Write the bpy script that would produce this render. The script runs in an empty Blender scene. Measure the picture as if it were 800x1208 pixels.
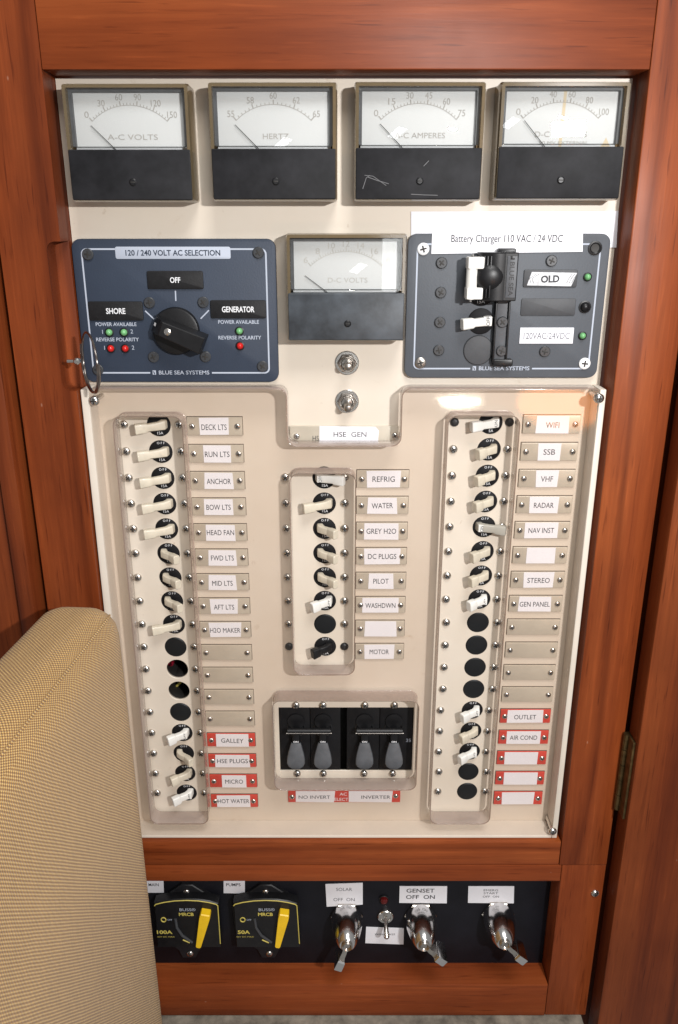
import bpy, bmesh, math, random
from mathutils import Vector, Matrix
random.seed(7)
R = math.radians
scene = bpy.context.scene
C = scene.collection

# ------------------------------------------------------------------ camera
# panel plane is y = 0 facing -y ; "d" below is the distance in front of it
F_PX, PITCH = 953.555, 0.340681                 # photograph is 800 x 1208 px
CAM = Vector((0.124344, -0.541425, 0.128693))
cam_d = bpy.data.cameras.new('camera'); cam = bpy.data.objects.new('camera', cam_d); C.objects.link(cam)
cam.location = CAM; cam.rotation_euler = (R(90) - PITCH, 0, 0)
cam_d.sensor_fit = 'VERTICAL'; cam_d.sensor_height = 36.0; cam_d.lens = 36.0 * F_PX / 1208.0
cam_d.clip_start = 0.01; cam_d.clip_end = 50
scene.camera = cam

# ------------------------------------------------------------------ world + lamps + exposure
w = bpy.data.worlds.new('World'); scene.world = w; w.use_nodes = True
w.node_tree.nodes['Background'].inputs[0].default_value = (1.0, 0.99, 0.98, 1)
w.node_tree.nodes['Background'].inputs[1].default_value = 0.27
def area(name, loc, target, sx, sy, power, col):
    l = bpy.data.lights.new(name, 'AREA'); l.shape = 'RECTANGLE'; l.size = sx; l.size_y = sy
    l.energy = power; l.color = col
    o = bpy.data.objects.new(name, l); C.objects.link(o); o.location = loc
    o.rotation_euler = (Vector(target) - Vector(loc)).to_track_quat('-Z', 'Y').to_euler()
    return o
area('hatch_light', (0.34, -0.72, 1.05), (0.14, 0, 0.02), 0.5, 0.4, 10.0, (1.0, 0.985, 0.97))
area('flash_light', (0.445, -0.74, 0.256), (0.14, 0, 0.02), 0.045, 0.020, 5.8, (1.0, 0.99, 0.985))
# unseen lights added for reflections in the cover and the D-C VOLTS window
area('added_warm_light', (0.458, -0.70, -0.128), (0.27, 0, 0.01), 0.125, 0.062, 0.20, (1.0, 0.33, 0.08)).data.shape = 'ELLIPSE'  # added to stand in for sunlit wood mirrored in the cover
area('added_streak_light', (0.303, -0.70, -0.123), (0.2, 0, 0.02), 0.070, 0.012, 0.10, (1.0, 0.93, 0.80)).data.shape = 'ELLIPSE'  # added for the white streak on the cover, no lamp known there
area('added_glare_light', (0.245, -1.12, 0.062), (0.16, 0, 0.10), 0.075, 0.15, 0.26, (0.95, 0.98, 1.0))  # added for the pale reflection on the meter window, source unknown
scene.view_settings.view_transform = 'Standard'; scene.view_settings.look = 'None'
scene.view_settings.exposure = 0.14; scene.view_settings.gamma = 1.0
scene.view_settings.use_curve_mapping = False
scene.render.resolution_x = 678; scene.render.resolution_y = 1024

# ------------------------------------------------------------------ photo pixel -> (x, z) on the plane d in front of the panel
cp, sp = math.cos(PITCH), math.sin(PITCH)
def P(px, py, d=0.0):
    u, v = (px - 400) / F_PX, (py - 604) / F_PX
    dx, dy, dz = u, cp - v * sp, -sp - v * cp
    t = (-d - CAM.y) / dy
    return (CAM.x + t * dx, CAM.z + t * dz)
def V(x, z, d): return Vector((x, -d, z))

# ------------------------------------------------------------------ materials
MATS = {}
def nodes_of(name):
    m = bpy.data.materials.new(name); m.use_nodes = True; nt = m.node_tree
    MATS[name] = m
    return m, nt, nt.nodes['Principled BSDF']
def N(nt, t, **k):
    n = nt.nodes.new(t)
    for a, b in k.items():
        if a == 'i':
            for kk, vv in b.items(): n.inputs[kk].default_value = vv
        else: setattr(n, a, b)
    return n
def ramp(nt, fac, stops):
    r = nt.nodes.new('ShaderNodeValToRGB'); e = r.color_ramp.elements
    while len(e) < len(stops): e.new(0.5)
    for q, (p, c) in zip(e, stops): q.position = p; q.color = (c[0], c[1], c[2], 1)
    nt.links.new(fac, r.inputs[0]); return r.outputs[0]
def coords(nt, scale=(1, 1, 1), kind='Object', rnd=True):
    tc = nt.nodes.new('ShaderNodeTexCoord'); mp = nt.nodes.new('ShaderNodeMapping')
    mp.inputs['Scale'].default_value = scale
    src = tc.outputs[kind]
    if rnd:
        oi = nt.nodes.new('ShaderNodeObjectInfo')
        a = N(nt, 'ShaderNodeVectorMath', operation='SCALE', i={0: (3.1, 5.3, 4.7)})
        nt.links.new(oi.outputs['Random'], a.inputs['Scale'])
        b = N(nt, 'ShaderNodeVectorMath', operation='ADD')
        nt.links.new(src, b.inputs[0]); nt.links.new(a.outputs[0], b.inputs[1]); src = b.outputs[0]
    nt.links.new(src, mp.inputs['Vector']); return mp.outputs[0]
def noise(nt, vec, scale, detail=4, rough=0.55, dist=0.0):
    n = N(nt, 'ShaderNodeTexNoise', i={'Scale': scale, 'Detail': detail, 'Roughness': rough, 'Distortion': dist})
    nt.links.new(vec, n.inputs['Vector']); return n.outputs['Fac']
def mix(nt, fac, a, b, mode='MIX'):
    m = N(nt, 'ShaderNodeMix', data_type='RGBA', blend_type=mode)
    if isinstance(fac, (int, float)): m.inputs['Factor'].default_value = fac
    else: nt.links.new(fac, m.inputs['Factor'])
    for s, v in ((m.inputs[6], a), (m.inputs[7], b)):
        if isinstance(v, tuple): s.default_value = (v[0], v[1], v[2], 1)
        else: nt.links.new(v, s)
    return m.outputs[2]
def bump(nt, h, strength, dist):
    b = N(nt, 'ShaderNodeBump', i={'Strength': strength, 'Distance': dist}); nt.links.new(h, b.inputs['Height']); return b.outputs[0]
def math_n(nt, op, a, b):
    m = N(nt, 'ShaderNodeMath', operation=op)
    for s, v in ((m.inputs[0], a), (m.inputs[1], b)):
        if isinstance(v, (int, float)): s.default_value = v
        else: nt.links.new(v, s)
    return m.outputs[0]

def plain(name, col, rough=0.5, metal=0.0, var=0.12, vs=60, bmp=0.0, bs=400, coat=0.0, spec=0.5):
    m, nt, p = nodes_of(name)
    v = coords(nt)
    n = noise(nt, v, vs, 5, 0.6)
    lo = tuple(c * (1 - var) for c in col); hi = tuple(min(1, c * (1 + var)) for c in col)
    nt.links.new(ramp(nt, n, [(0.3, lo), (0.7, hi)]), p.inputs['Base Color'])
    p.inputs['Roughness'].default_value = rough; p.inputs['Metallic'].default_value = metal
    p.inputs['Coat Weight'].default_value = coat; p.inputs['Specular IOR Level'].default_value = spec
    if bmp: nt.links.new(bump(nt, noise(nt, v, bs, 3), bmp, 0.0004), p.inputs['Normal'])
    return m

def wood(name, axis, dark, mid, light):
    """varnished reddish wood, grain along axis (0 = x, 2 = z)"""
    m, nt, p = nodes_of(name)
    s1 = [26, 26, 26]; s1[axis] = 1.5
    s2 = [260, 260, 260]; s2[axis] = 9.0
    s4 = [520, 520, 520]; s4[axis] = 26.0
    v1 = coords(nt, tuple(s1)); v2 = coords(nt, tuple(s2)); v3 = coords(nt, (7, 7, 7)); v4 = coords(nt, tuple(s4))
    a = noise(nt, v1, 1.0, 6, 0.62, 0.9); b = noise(nt, v2, 1.0, 6, 0.7, 0.3); c = noise(nt, v3, 1.0, 4, 0.55); d = noise(nt, v4, 1.0, 2, 0.5)
    base = ramp(nt, a, [(0.22, dark), (0.5, mid), (0.80, light)])
    fine = ramp(nt, b, [(0.28, (0.62, 0.56, 0.52)), (0.44, (0.94, 0.92, 0.90)), (0.56, (1, 1, 1)), (0.72, (1.28, 1.30, 1.32))])
    col = mix(nt, 0.9, base, fine, 'MULTIPLY')
    pores = ramp(nt, d, [(0.26, (0.45, 0.36, 0.32)), (0.36, (1, 1, 1)), (0.64, (1, 1, 1)), (0.74, (1.25, 1.30, 1.35))])
    col = mix(nt, 0.7, col, pores, 'MULTIPLY')
    # occasional narrow dark growth lines
    s5 = [9, 9, 9]; s5[axis] = 1.1
    wv = N(nt, 'ShaderNodeTexWave', wave_type='BANDS', bands_direction='Z' if axis == 0 else 'X',
           i={'Scale': 0.55, 'Distortion': 5.0, 'Detail': 3.0, 'Detail Scale': 1.6, 'Detail Roughness': 0.55})
    nt.links.new(coords(nt, tuple(s5)), wv.inputs['Vector'])
    line = ramp(nt, wv.outputs['Fac'], [(0.0, (0.50, 0.43, 0.40)), (0.018, (0.72, 0.67, 0.64)), (0.07, (1, 1, 1))])
    col = mix(nt, 0.7, col, line, 'MULTIPLY')
    patch = ramp(nt, c, [(0.30, (0.68, 0.63, 0.60)), (0.55, (1.0, 1.0, 1.0)), (0.75, (1.22, 1.27, 1.30))])
    col = mix(nt, 0.85, col, patch, 'MULTIPLY')
    # small scuffs in the varnish
    sc = N(nt, 'ShaderNodeTexVoronoi', i={'Scale': 34.0}); nt.links.new(coords(nt, (1, 1, 0.45) if axis == 2 else (0.6, 1, 1)), sc.inputs['Vector'])
    scm = ramp(nt, sc.outputs['Distance'], [(0.0, (0.35, 0.35, 0.35)), (0.012, (0.2, 0.2, 0.2)), (0.024, (0, 0, 0))])
    col = mix(nt, scm, col, (0.55, 0.36, 0.26))
    nt.links.new(col, p.inputs['Base Color'])
    rr = ramp(nt, c, [(0.3, (0.50,) * 3), (0.7, (0.38,) * 3)])
    nt.links.new(rr, p.inputs['Roughness'])
    p.inputs['Coat Weight'].default_value = 0.0; p.inputs['Specular IOR Level'].default_value = 0.20
    nt.links.new(bump(nt, b, 0.25, 0.0003), p.inputs['Normal'])
    return m
WD, WM, WL = (0.120, 0.0225, 0.0056), (0.205, 0.0435, 0.0105), (0.290, 0.074, 0.0190)
wood('wood_vertical', 2, WD, WM, WL)
wood('wood_horizontal', 0, WD, WM, WL)
wood('wood_door', 2, (0.085, 0.015, 0.0042), (0.150, 0.031, 0.0075), (0.215, 0.053, 0.0135))

def cream():
    m, nt, p = nodes_of('cream_panel')
    v = coords(nt, rnd=False)
    a = noise(nt, v, 9, 5, 0.6); b = noise(nt, v, 120, 4, 0.6); c = noise(nt, v, 38, 6, 0.7, 0.6)
    col = ramp(nt, a, [(0.3, (0.615, 0.535, 0.435)), (0.7, (0.68, 0.61, 0.52))])
    st = ramp(nt, c, [(0.22, (0.74, 0.66, 0.56)), (0.36, (1, 1, 1))])
    col = mix(nt, 0.75, col, st, 'MULTIPLY')
    sp_ = ramp(nt, b, [(0.24, (0.6, 0.50, 0.42)), (0.33, (1, 1, 1))])
    col = mix(nt, 0.6, col, sp_, 'MULTIPLY')
    nt.links.new(col, p.inputs['Base Color']); p.inputs['Roughness'].default_value = 0.42
    nt.links.new(bump(nt, b, 0.08, 0.0003), p.inputs['Normal'])
cream()

def clear(name, tint, wob, milk=0.0, milkcol=(0.6, 0.53, 0.47), rough=0.02, gl=1.0):
    """clear plastic: straight-through transparency + fresnel gloss (+ a little milky haze)"""
    m = bpy.data.materials.new(name); m.use_nodes = True; nt = m.node_tree; MATS[name] = m
    for n in list(nt.nodes): nt.nodes.remove(n)
    out = N(nt, 'ShaderNodeOutputMaterial')
    tr = N(nt, 'ShaderNodeBsdfTransparent', i={0: (*tint, 1)})
    gs = N(nt, 'ShaderNodeBsdfGlossy', i={'Color': (gl, gl, gl, 1), 'Roughness': rough})
    v = coords(nt, rnd=False)
    base = tr.outputs[0]
    if milk:
        df = N(nt, 'ShaderNodeBsdfDiffuse', i={'Color': (*milkcol, 1)})
        mx = N(nt, 'ShaderNodeMixShader')
        fac = math_n(nt, 'ADD', math_n(nt, 'MULTIPLY', noise(nt, v, 55, 5, 0.6), milk * 0.5), milk * 0.75)
        nt.links.new(fac, mx.inputs[0]); nt.links.new(tr.outputs[0], mx.inputs[1]); nt.links.new(df.outputs[0], mx.inputs[2])
        base = mx.outputs[0]
    lw_ = N(nt, 'ShaderNodeLayerWeight', i={'Blend': 0.5})
    fr = math_n(nt, 'ADD', math_n(nt, 'MULTIPLY', math_n(nt, 'POWER', lw_.outputs['Facing'], 5.0), 0.9), 0.042 * gl)
    if wob:
        bn = bump(nt, noise(nt, v, 14, 2, 0.4), wob, 0.004)
        nt.links.new(bn, gs.inputs['Normal'])
    if gl == 0:
        nt.links.new(base, out.inputs[0]); return m
    m2 = N(nt, 'ShaderNodeMixShader')
    nt.links.new(fr, m2.inputs[0]); nt.links.new(base, m2.inputs[1]); nt.links.new(gs.outputs[0], m2.inputs[2])
    nt.links.new(m2.outputs[0], out.inputs[0])
    return m
clear('acrylic_face', (0.965, 0.935, 0.915), 0.16, rough=0.06)
clear('acrylic_back', (0.995, 0.99, 0.985), 0, gl=0.0)
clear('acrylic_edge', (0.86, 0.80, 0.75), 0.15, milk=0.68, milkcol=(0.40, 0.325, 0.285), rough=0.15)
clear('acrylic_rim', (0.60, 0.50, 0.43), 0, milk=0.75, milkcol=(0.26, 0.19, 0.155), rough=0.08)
clear('meter_window', (0.97, 0.97, 0.96), 0.0, rough=0.0)
clear('meter_rim', (0.42, 0.33, 0.20), 0.1, milk=0.42, milkcol=(0.25, 0.19, 0.11), rough=0.1)

plain('meter_black', (0.013, 0.013, 0.015), 0.6, spec=0.2, var=0.45, vs=70, bmp=0.05)
plain('meter_black_worn', (0.040, 0.047, 0.056), 0.5, var=0.55, vs=55, bmp=0.1)
plain('dial_white', (0.62, 0.635, 0.65), 0.6, var=0.02, vs=30)
plain('dial_ink', (0.36, 0.345, 0.33), 0.7)
plain('dial_ink_faded', (0.50, 0.49, 0.47), 0.7)
plain('needle_black', (0.03, 0.03, 0.03), 0.5)
plain('panel_blue', (0.030, 0.041, 0.064), 0.50, spec=0.28, var=0.10, vs=30, bmp=0.22, bs=900)
plain('panel_slate', (0.080, 0.088, 0.101), 0.50, spec=0.3, var=0.08, vs=30, bmp=0.22, bs=900)
plain('print_grey', (0.42, 0.46, 0.54), 0.6, var=0.04)
plain('print_white', (0.75, 0.76, 0.78), 0.6, var=0.04)
plain('black_plastic', (0.008, 0.008, 0.009), 0.38, spec=0.35, var=0.25, vs=120, bmp=0.06)
plain('black_tag', (0.010, 0.010, 0.011), 0.55, spec=0.3, var=0.25, vs=300, bmp=0.25, bs=1500)
plain('flange_black', (0.014, 0.014, 0.016), 0.45, var=0.3, vs=120, spec=0.25)
plain('dark_tag', (0.045, 0.047, 0.052), 0.55, var=0.12, vs=200, bmp=0.1, bs=1500)
plain('charcoal_plastic', (0.070, 0.074, 0.082), 0.5, var=0.2, vs=160, bmp=0.1)
plain('breaker_black', (0.006, 0.006, 0.007), 0.6, spec=0.25, var=0.3, vs=150)
plain('plug_black', (0.010, 0.011, 0.012), 0.45, spec=0.25, var=0.15)
plain('plug_scratch', (0.16, 0.16, 0.165), 0.6)
plain('ivory_plastic', (0.60, 0.54, 0.43), 0.40, var=0.10, vs=150, coat=0.1)
plain('white_plastic', (0.76, 0.75, 0.71), 0.38, var=0.05, vs=150, coat=0.1)
plain('grey_plastic', (0.40, 0.38, 0.33), 0.35, var=0.06)
plain('plate_grey', (0.50, 0.45, 0.365), 0.35, metal=0.1, var=0.06, vs=90)
plain('plate_red', (0.56, 0.055, 0.035), 0.42, var=0.08)
plain('label_paper', (0.78, 0.78, 0.82), 0.5, var=0.025, vs=60)
plain('label_ink', (0.035, 0.035, 0.04), 0.7)
plain('label_ink_faint', (0.13, 0.13, 0.15), 0.7)
plain('silver_pen', (0.55, 0.56, 0.58), 0.35, var=0.3, vs=220)
plain('steel', (0.62, 0.60, 0.57), 0.24, metal=1.0, var=0.10, vs=200)
plain('steel_dull', (0.36, 0.33, 0.30), 0.34, metal=1.0, var=0.2, vs=200)
plain('wire_steel', (0.30, 0.27, 0.25), 0.28, metal=1.0, var=0.15, vs=200)
plain('chrome', (0.72, 0.71, 0.70), 0.17, metal=1.0, var=0.04, vs=120)
plain('chrome_worn', (0.50, 0.47, 0.43), 0.22, metal=1.0, var=0.25, vs=220)
plain('backing_dark', (0.10, 0.075, 0.055), 0.7)
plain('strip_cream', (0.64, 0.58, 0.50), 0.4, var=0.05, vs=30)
plain('slot_dark', (0.02, 0.018, 0.016), 0.6)
plain('screw_black', (0.020, 0.020, 0.022), 0.38, var=0.2)
plain('screw_grey', (0.040, 0.042, 0.046), 0.35, var=0.2)
plain('screw_white', (0.78, 0.78, 0.78), 0.35, var=0.05)
plain('led_green', (0.16, 0.42, 0.17), 0.22, var=0.1)
plain('led_red', (0.55, 0.015, 0.012), 0.18, var=0.1)
plain('led_dark_red', (0.09, 0.005, 0.005), 0.2, var=0.1)
plain('wire_red', (0.22, 0.006, 0.02), 0.4)
plain('yellow_plastic', (0.82, 0.52, 0.012), 0.38, var=0.08, vs=120)
plain('yellow_print', (0.55, 0.46, 0.10), 0.6)
plain('black_board', (0.007, 0.007, 0.010), 0.5, spec=0.22, var=0.25, vs=40, bmp=0.08, bs=300)
plain('brass_old', (0.13, 0.085, 0.035), 0.45, metal=0.85, var=0.5, vs=160, bmp=0.3, bs=300)
plain('ledge_paint', (0.17, 0.15, 0.12), 0.6, var=0.6, vs=60, bmp=0.3, bs=200)
plain('stain_brown', (0.60, 0.50, 0.35), 0.6, var=0.1)

def fabric():
    m, nt, p = nodes_of('woven_fabric')
    uv = N(nt, 'ShaderNodeUVMap', uv_map='UVMap')
    sep = N(nt, 'ShaderNodeSeparateXYZ'); nt.links.new(uv.outputs[0], sep.inputs[0])
    k = 2 * math.pi / 0.0024
    wob = N(nt, 'ShaderNodeTexNoise', i={'Scale': 30.0, 'Detail': 3.0}); nt.links.new(uv.outputs[0], wob.inputs['Vector'])
    wo = math_n(nt, 'MULTIPLY', wob.outputs['Fac'], 1.6)
    su = math_n(nt, 'SINE', math_n(nt, 'ADD', math_n(nt, 'MULTIPLY', sep.outputs[0], k), wo), 0.0)
    sv = math_n(nt, 'SINE', math_n(nt, 'ADD', math_n(nt, 'MULTIPLY', sep.outputs[1], k), wo), 0.0)
    pr = math_n(nt, 'ADD', math_n(nt, 'MULTIPLY', math_n(nt, 'MULTIPLY', su, sv), 0.5), 0.5)
    col = ramp(nt, pr, [(0.10, (0.165, 0.080, 0.028)), (0.45, (0.335, 0.182, 0.056)), (0.80, (0.56, 0.375, 0.135)), (1.0, (0.70, 0.49, 0.195))])
    big = N(nt, 'ShaderNodeTexNoise', i={'Scale': 9.0, 'Detail': 4.0}); nt.links.new(uv.outputs[0], big.inputs['Vector'])
    col = mix(nt, 0.7, col, ramp(nt, big.outputs['Fac'], [(0.3, (0.86, 0.84, 0.82)), (0.7, (1.06, 1.06, 1.06))]), 'MULTIPLY')
    mpf = N(nt, 'ShaderNodeMapping'); mpf.inputs['Scale'].default_value = (700, 60, 1); nt.links.new(uv.outputs[0], mpf.inputs[0])
    st = noise(nt, mpf.outputs[0], 1.0, 3)
    col = mix(nt, 0.5, col, ramp(nt, st, [(0.3, (0.78, 0.78, 0.78)), (0.7, (1.15, 1.15, 1.15))]), 'MULTIPLY')
    nt.links.new(col, p.inputs['Base Color']); p.inputs['Roughness'].default_value = 0.85
    p.inputs['Sheen Weight'].default_value = 0.15
    nt.links.new(bump(nt, pr, 0.9, 0.0006), p.inputs['Normal'])
fabric()

# ------------------------------------------------------------------ object helpers
def props(o, label, cat, group=None, kind=None):
    if label: o['label'] = label
    if cat: o['category'] = cat
    if group: o['group'] = group
    if kind: o['kind'] = kind
    return o
def thing(name, label, cat, x, z, d=0.0, group=None, rot=0.0, kind=None):
    o = bpy.data.objects.new(name, None); C.objects.link(o); o.empty_display_size = 0.01
    o.location = V(x, z, d); o.rotation_euler = (0, rot, 0)
    return props(o, label, cat, group, kind)
def mats(o, ms):
    for m in (ms if isinstance(ms, (list, tuple)) else [ms]): o.data.materials.append(MATS[m])
def obj(name, bm, mat, parent=None, smooth=True, loc=None):
    me = bpy.data.meshes.new(name)
    bmesh.ops.recalc_face_normals(bm, faces=bm.faces[:])
    bm.to_mesh(me); bm.free()
    o = bpy.data.objects.new(name, me); C.objects.link(o); mats(o, mat)
    if smooth:
        me.polygons.foreach_set('use_smooth', [True] * len(me.polygons)); me.set_sharp_from_angle(angle=R(32))
    if parent: o.parent = parent
    if loc: o.location = V(*loc)
    return o
def share(name, src, parent, loc=(0, 0, 0), rot=0.0):
    o = bpy.data.objects.new(name, src.data if hasattr(src, 'data') else src); C.objects.link(o)
    o.parent = parent; o.location = V(*loc); o.rotation_euler = (0, rot, 0)
    return o
def NB(): return bmesh.new()
def loft(bm, rings, cap0=True, cap1=True, mi=0, closed=True):
    vr = [[bm.verts.new(p) for p in r] for r in rings]
    n = len(vr[0]); fs = []
    for a, b in zip(vr, vr[1:]):
        for i in range(n if closed else n - 1):
            j = (i + 1) % n
            fs.append(bm.faces.new((a[i], a[j], b[j], b[i])))
    if cap0: fs.append(bm.faces.new(list(reversed(vr[0]))))
    if cap1: fs.append(bm.faces.new(vr[-1]))
    for f in fs: f.material_index = mi
    return bm
def rrect(cx, cz, w_, h_, r, n=4):
    r = max(min(r, w_ / 2 - 1e-5, h_ / 2 - 1e-5), 1e-5); pts = []
    for sx, sz, a0 in ((1, 1, 0), (-1, 1, 90), (-1, -1, 180), (1, -1, 270)):
        for i in range(n + 1):
            a = R(a0 + 90 * i / n)
            pts.append((cx + sx * (w_ / 2 - r) + r * math.cos(a), cz + sz * (h_ / 2 - r) + r * math.sin(a)))
    return pts
def rbox(bm, cx, cz, w_, h_, d0, d1, r=0.0005, b=0.0003, n=3, mi=0):
    """box with rounded outline and softened front edge"""
    rings = [[V(x, z, d0) for x, z in rrect(cx, cz, w_, h_, r, n)]]
    for k in range(3):
        a = R(45 * k); ins = b * (1 - math.cos(a)); dd = d1 - b + b * math.sin(a)
        rings.append([V(x, z, dd) for x, z in rrect(cx, cz, w_ - 2 * ins, h_ - 2 * ins, max(r - ins, 1e-5), n)])
    return loft(bm, rings, mi=mi)
def box(bm, x0, x1, z0, z1, d0, d1, r=0.0004, b=0.0003, mi=0):
    return rbox(bm, (x0 + x1) / 2, (z0 + z1) / 2, abs(x1 - x0), abs(z1 - z0), d0, d1, r, b, 2, mi)
def lathe(bm, cx, cz, prof, n=20, cap0=True, cap1=True, mi=0):
    rings = [[V(cx + r * math.cos(2 * math.pi * i / n), cz + r * math.sin(2 * math.pi * i / n), d) for i in range(n)] for r, d in prof]
    return loft(bm, rings, cap0, cap1, mi)
def prism(bm, poly, d0, d1, b=0.0, mi=0):
    if b:
        cx = sum(p[0] for p in poly) / len(poly); cz = sum(p[1] for p in poly) / len(poly)
        def ins(p):
            L = math.hypot(p[0] - cx, p[1] - cz); k = (L - b) / L; return (cx + (p[0] - cx) * k, cz + (p[1] - cz) * k)
        return loft(bm, [[V(*p, d0) for p in poly], [V(*p, d1 - b) for p in poly], [V(*ins(p), d1) for p in poly]], mi=mi)
    return loft(bm, [[V(*p, d0) for p in poly], [V(*p, d1) for p in poly]], mi=mi)
def tube(bm, pts, r, n=8, closed=False, mi=0):
    pts = [Vector(p) for p in pts]; rings = []; up = Vector((0.13, 0.31, 0.94))
    for i, p in enumerate(pts):
        if closed: t = pts[(i + 1) % len(pts)] - pts[i - 1]
        else: t = pts[min(i + 1, len(pts) - 1)] - pts[max(i - 1, 0)]
        t.normalize(); a = t.cross(up)
        if a.length < 1e-3: a = t.cross(Vector((1, 0, 0)))
        a.normalize(); b_ = t.cross(a)
        rr = r[i] if isinstance(r, (list, tuple)) else r
        rings.append([p + a * rr * math.cos(2 * math.pi * k / n) + b_ * rr * math.sin(2 * math.pi * k / n) for k in range(n)])
    if closed: rings.append(rings[0])
    return loft(bm, rings, not closed, not closed, mi)

def text(body, size, x, z, d, mat, parent, width=None, rot=0.0, align='CENTER', bold=0.0, name='lettering', spacing=1.0):
    cu = bpy.data.curves.new('t', 'FONT'); cu.body = body; cu.size = 1.0; cu.align_x = align; cu.align_y = 'CENTER'
    cu.offset = bold; cu.space_character = spacing; cu.resolution_u = 3
    to = bpy.data.objects.new('t', cu); C.objects.link(to)
    me = bpy.data.meshes.new_from_object(to)
    bpy.data.objects.remove(to); bpy.data.curves.remove(cu)
    xs = [v.co.x for v in me.vertices]; zs = [v.co.y for v in me.vertices]
    if not xs: return None
    cz = (min(zs) + max(zs)) / 2; cxx = (min(xs) + max(xs)) / 2 if align == 'CENTER' else 0
    s = size / 0.72                                     # size = cap height in metres
    sx = width / (max(xs) - min(xs)) if width else s
    cr, sr = math.cos(rot), math.sin(rot)
    for v in me.vertices:
        a, b_ = (v.co.x - cxx) * sx, (v.co.y - cz) * s
        v.co = Vector((a * cr - b_ * sr, 0, a * sr + b_ * cr))
    me.name = name
    o = bpy.data.objects.new(name, me); C.objects.link(o); me.materials.append(MATS[mat])
    o.parent = parent; o.location = V(x, z, d)
    return o

# shared little screws (built once, data shared)
def screw_mesh(r, h, mat, slotmat='slot_dark', flat=False):
    bm = NB()
    if flat: prof = [(r, -0.0004), (r, h * 0.7), (r * 0.86, h), (r * 0.3, h)]
    else: prof = [(r, -0.0004), (r, h * 0.15), (r * 0.95, h * 0.42), (r * 0.78, h * 0.75), (r * 0.5, h * 0.94), (r * 0.18, h)]
    lathe(bm, 0, 0, prof, 16)
    for a in (0, 1):
        w_, h_ = (r * 1.1, r * 0.26) if a else (r * 0.26, r * 1.1)
        rbox(bm, 0, 0, w_, h_, h * 0.5, h + (0.00022 if a else 0.00018), 1e-5, 1e-5, 1, mi=1)
    me = bpy.data.meshes.new('screw'); bmesh.ops.recalc_face_normals(bm, faces=bm.faces[:]); bm.to_mesh(me); bm.free()
    me.materials.append(MATS[mat]); me.materials.append(MATS[slotmat])
    me.polygons.foreach_set('use_smooth', [True] * len(me.polygons)); me.set_sharp_from_angle(angle=R(40))
    return me
SC_BIG = screw_mesh(0.0031, 0.0019, 'steel'); SC_BLACKBIG = screw_mesh(0.0031, 0.0019, 'screw_black')
SC_SMALL = screw_mesh(0.0022, 0.0013, 'steel')
SC_PANEL = screw_mesh(0.0036, 0.0014, 'screw_grey', flat=True); SC_PANELW = screw_mesh(0.0038, 0.0014, 'screw_white', flat=True)
SC_PANELS = screw_mesh(0.0037, 0.0014, 'steel_dull', flat=True); SC_COVER = screw_mesh(0.0034, 0.0024, 'steel')
def screw(me, parent, x, z, d, name='screw'):
    return share(name, me, parent, (x, z, d), random.uniform(0, 1.5))

# ================================================================== SETTING: varnished wood cabinet front
WF = 0.022                                             # wood face stands 22 mm proud of the panel
XL, XR, XLO, XRO = -0.0455, 0.3020, -0.0830, 0.3403
ZT, ZB, ZJ, ZO, ZS, ZE = 0.2126, -0.3350, -0.3580, -0.3745, -0.4870, -0.5230
fr = thing('wooden_cabinet', 'reddish varnished wooden cabinet front framing the cream switch panel and the black board', 'cabinet', 0.13, -0.1)
def world_child(name, bm, mat, parent):
    for v in bm.verts: v.co -= parent.location
    return obj(name, bm, mat, parent)
bm = NB(); box(bm, XL + 0.0003, XR - 0.0003, ZT, 0.34, -0.03, WF, 0.0006, 0.0006); world_child('rail', bm, 'wood_horizontal', fr)
NT, NBOT, NX = 0.1195, 0.0275, -0.0545                  # notch that makes room for the selector panel
bm = NB()
rn = 0.005
notch = [(XL, 0.34), (XL, NT)] + [(NX + rn - rn * math.sin(R(a)), NT - rn + rn * math.cos(R(a))) for a in (0, 30, 60, 90)] + \
        [(NX + rn - rn * math.cos(R(a)), NBOT + rn - rn * math.sin(R(a))) for a in (0, 30, 60, 90)] + [(XL, NBOT), (XL, ZJ + 0.0002), (XLO, ZJ + 0.0002), (XLO, 0.34)]
prism(bm, notch, 0.0062, WF)
box(bm, XLO, XL, ZJ + 0.0002, 0.34, -0.03, 0.006)
world_child('stile', bm, 'wood_vertical', fr)
bm = NB(); box(bm, XR, XRO, ZJ + 0.0003, 0.34, -0.03, WF, 0.0008, 0.0008); world_child('stile', bm, 'wood_vertical', fr)
bm = NB(); box(bm, XL + 0.0003, XR - 0.0003, ZJ + 0.0003, ZB, -0.03, WF - 0.0003, 0.0006, 0.0008); world_child('rail', bm, 'wood_horizontal', fr)
XO = 0.3046
bm = NB(); box(bm, XLO, XO - 0.0003, ZO, ZJ - 0.0003, -0.03, WF - 0.0002, 0.0008, 0.0008); world_child('rail', bm, 'wood_horizontal', fr)
bm = NB(); box(bm, XO, XRO, ZE, ZJ - 0.0003, -0.03, WF - 0.0005, 0.0008, 0.0008); s_low = world_child('stile', bm, 'wood_vertical', fr)
bm = NB(); box(bm, XLO, XO - 0.0003, ZE, ZS, -0.03, WF + 0.0002, 0.0008, 0.0010); world_child('sill', bm, 'wood_horizontal', fr)
x, z = P(702, 1054, WF); sc = share('screw', SC_COVER, fr, (x - 0.13, z + 0.1, WF - 0.0008))

led = NB(); box(led, -0.2, 0.337, -0.56, ZE - 0.0004, -0.03, 0.046, 0.002, 0.002)
props(obj('ledge', led, 'ledge_paint'), 'worn grey painted ledge under the wooden sill', 'ledge', kind='structure')

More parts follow.
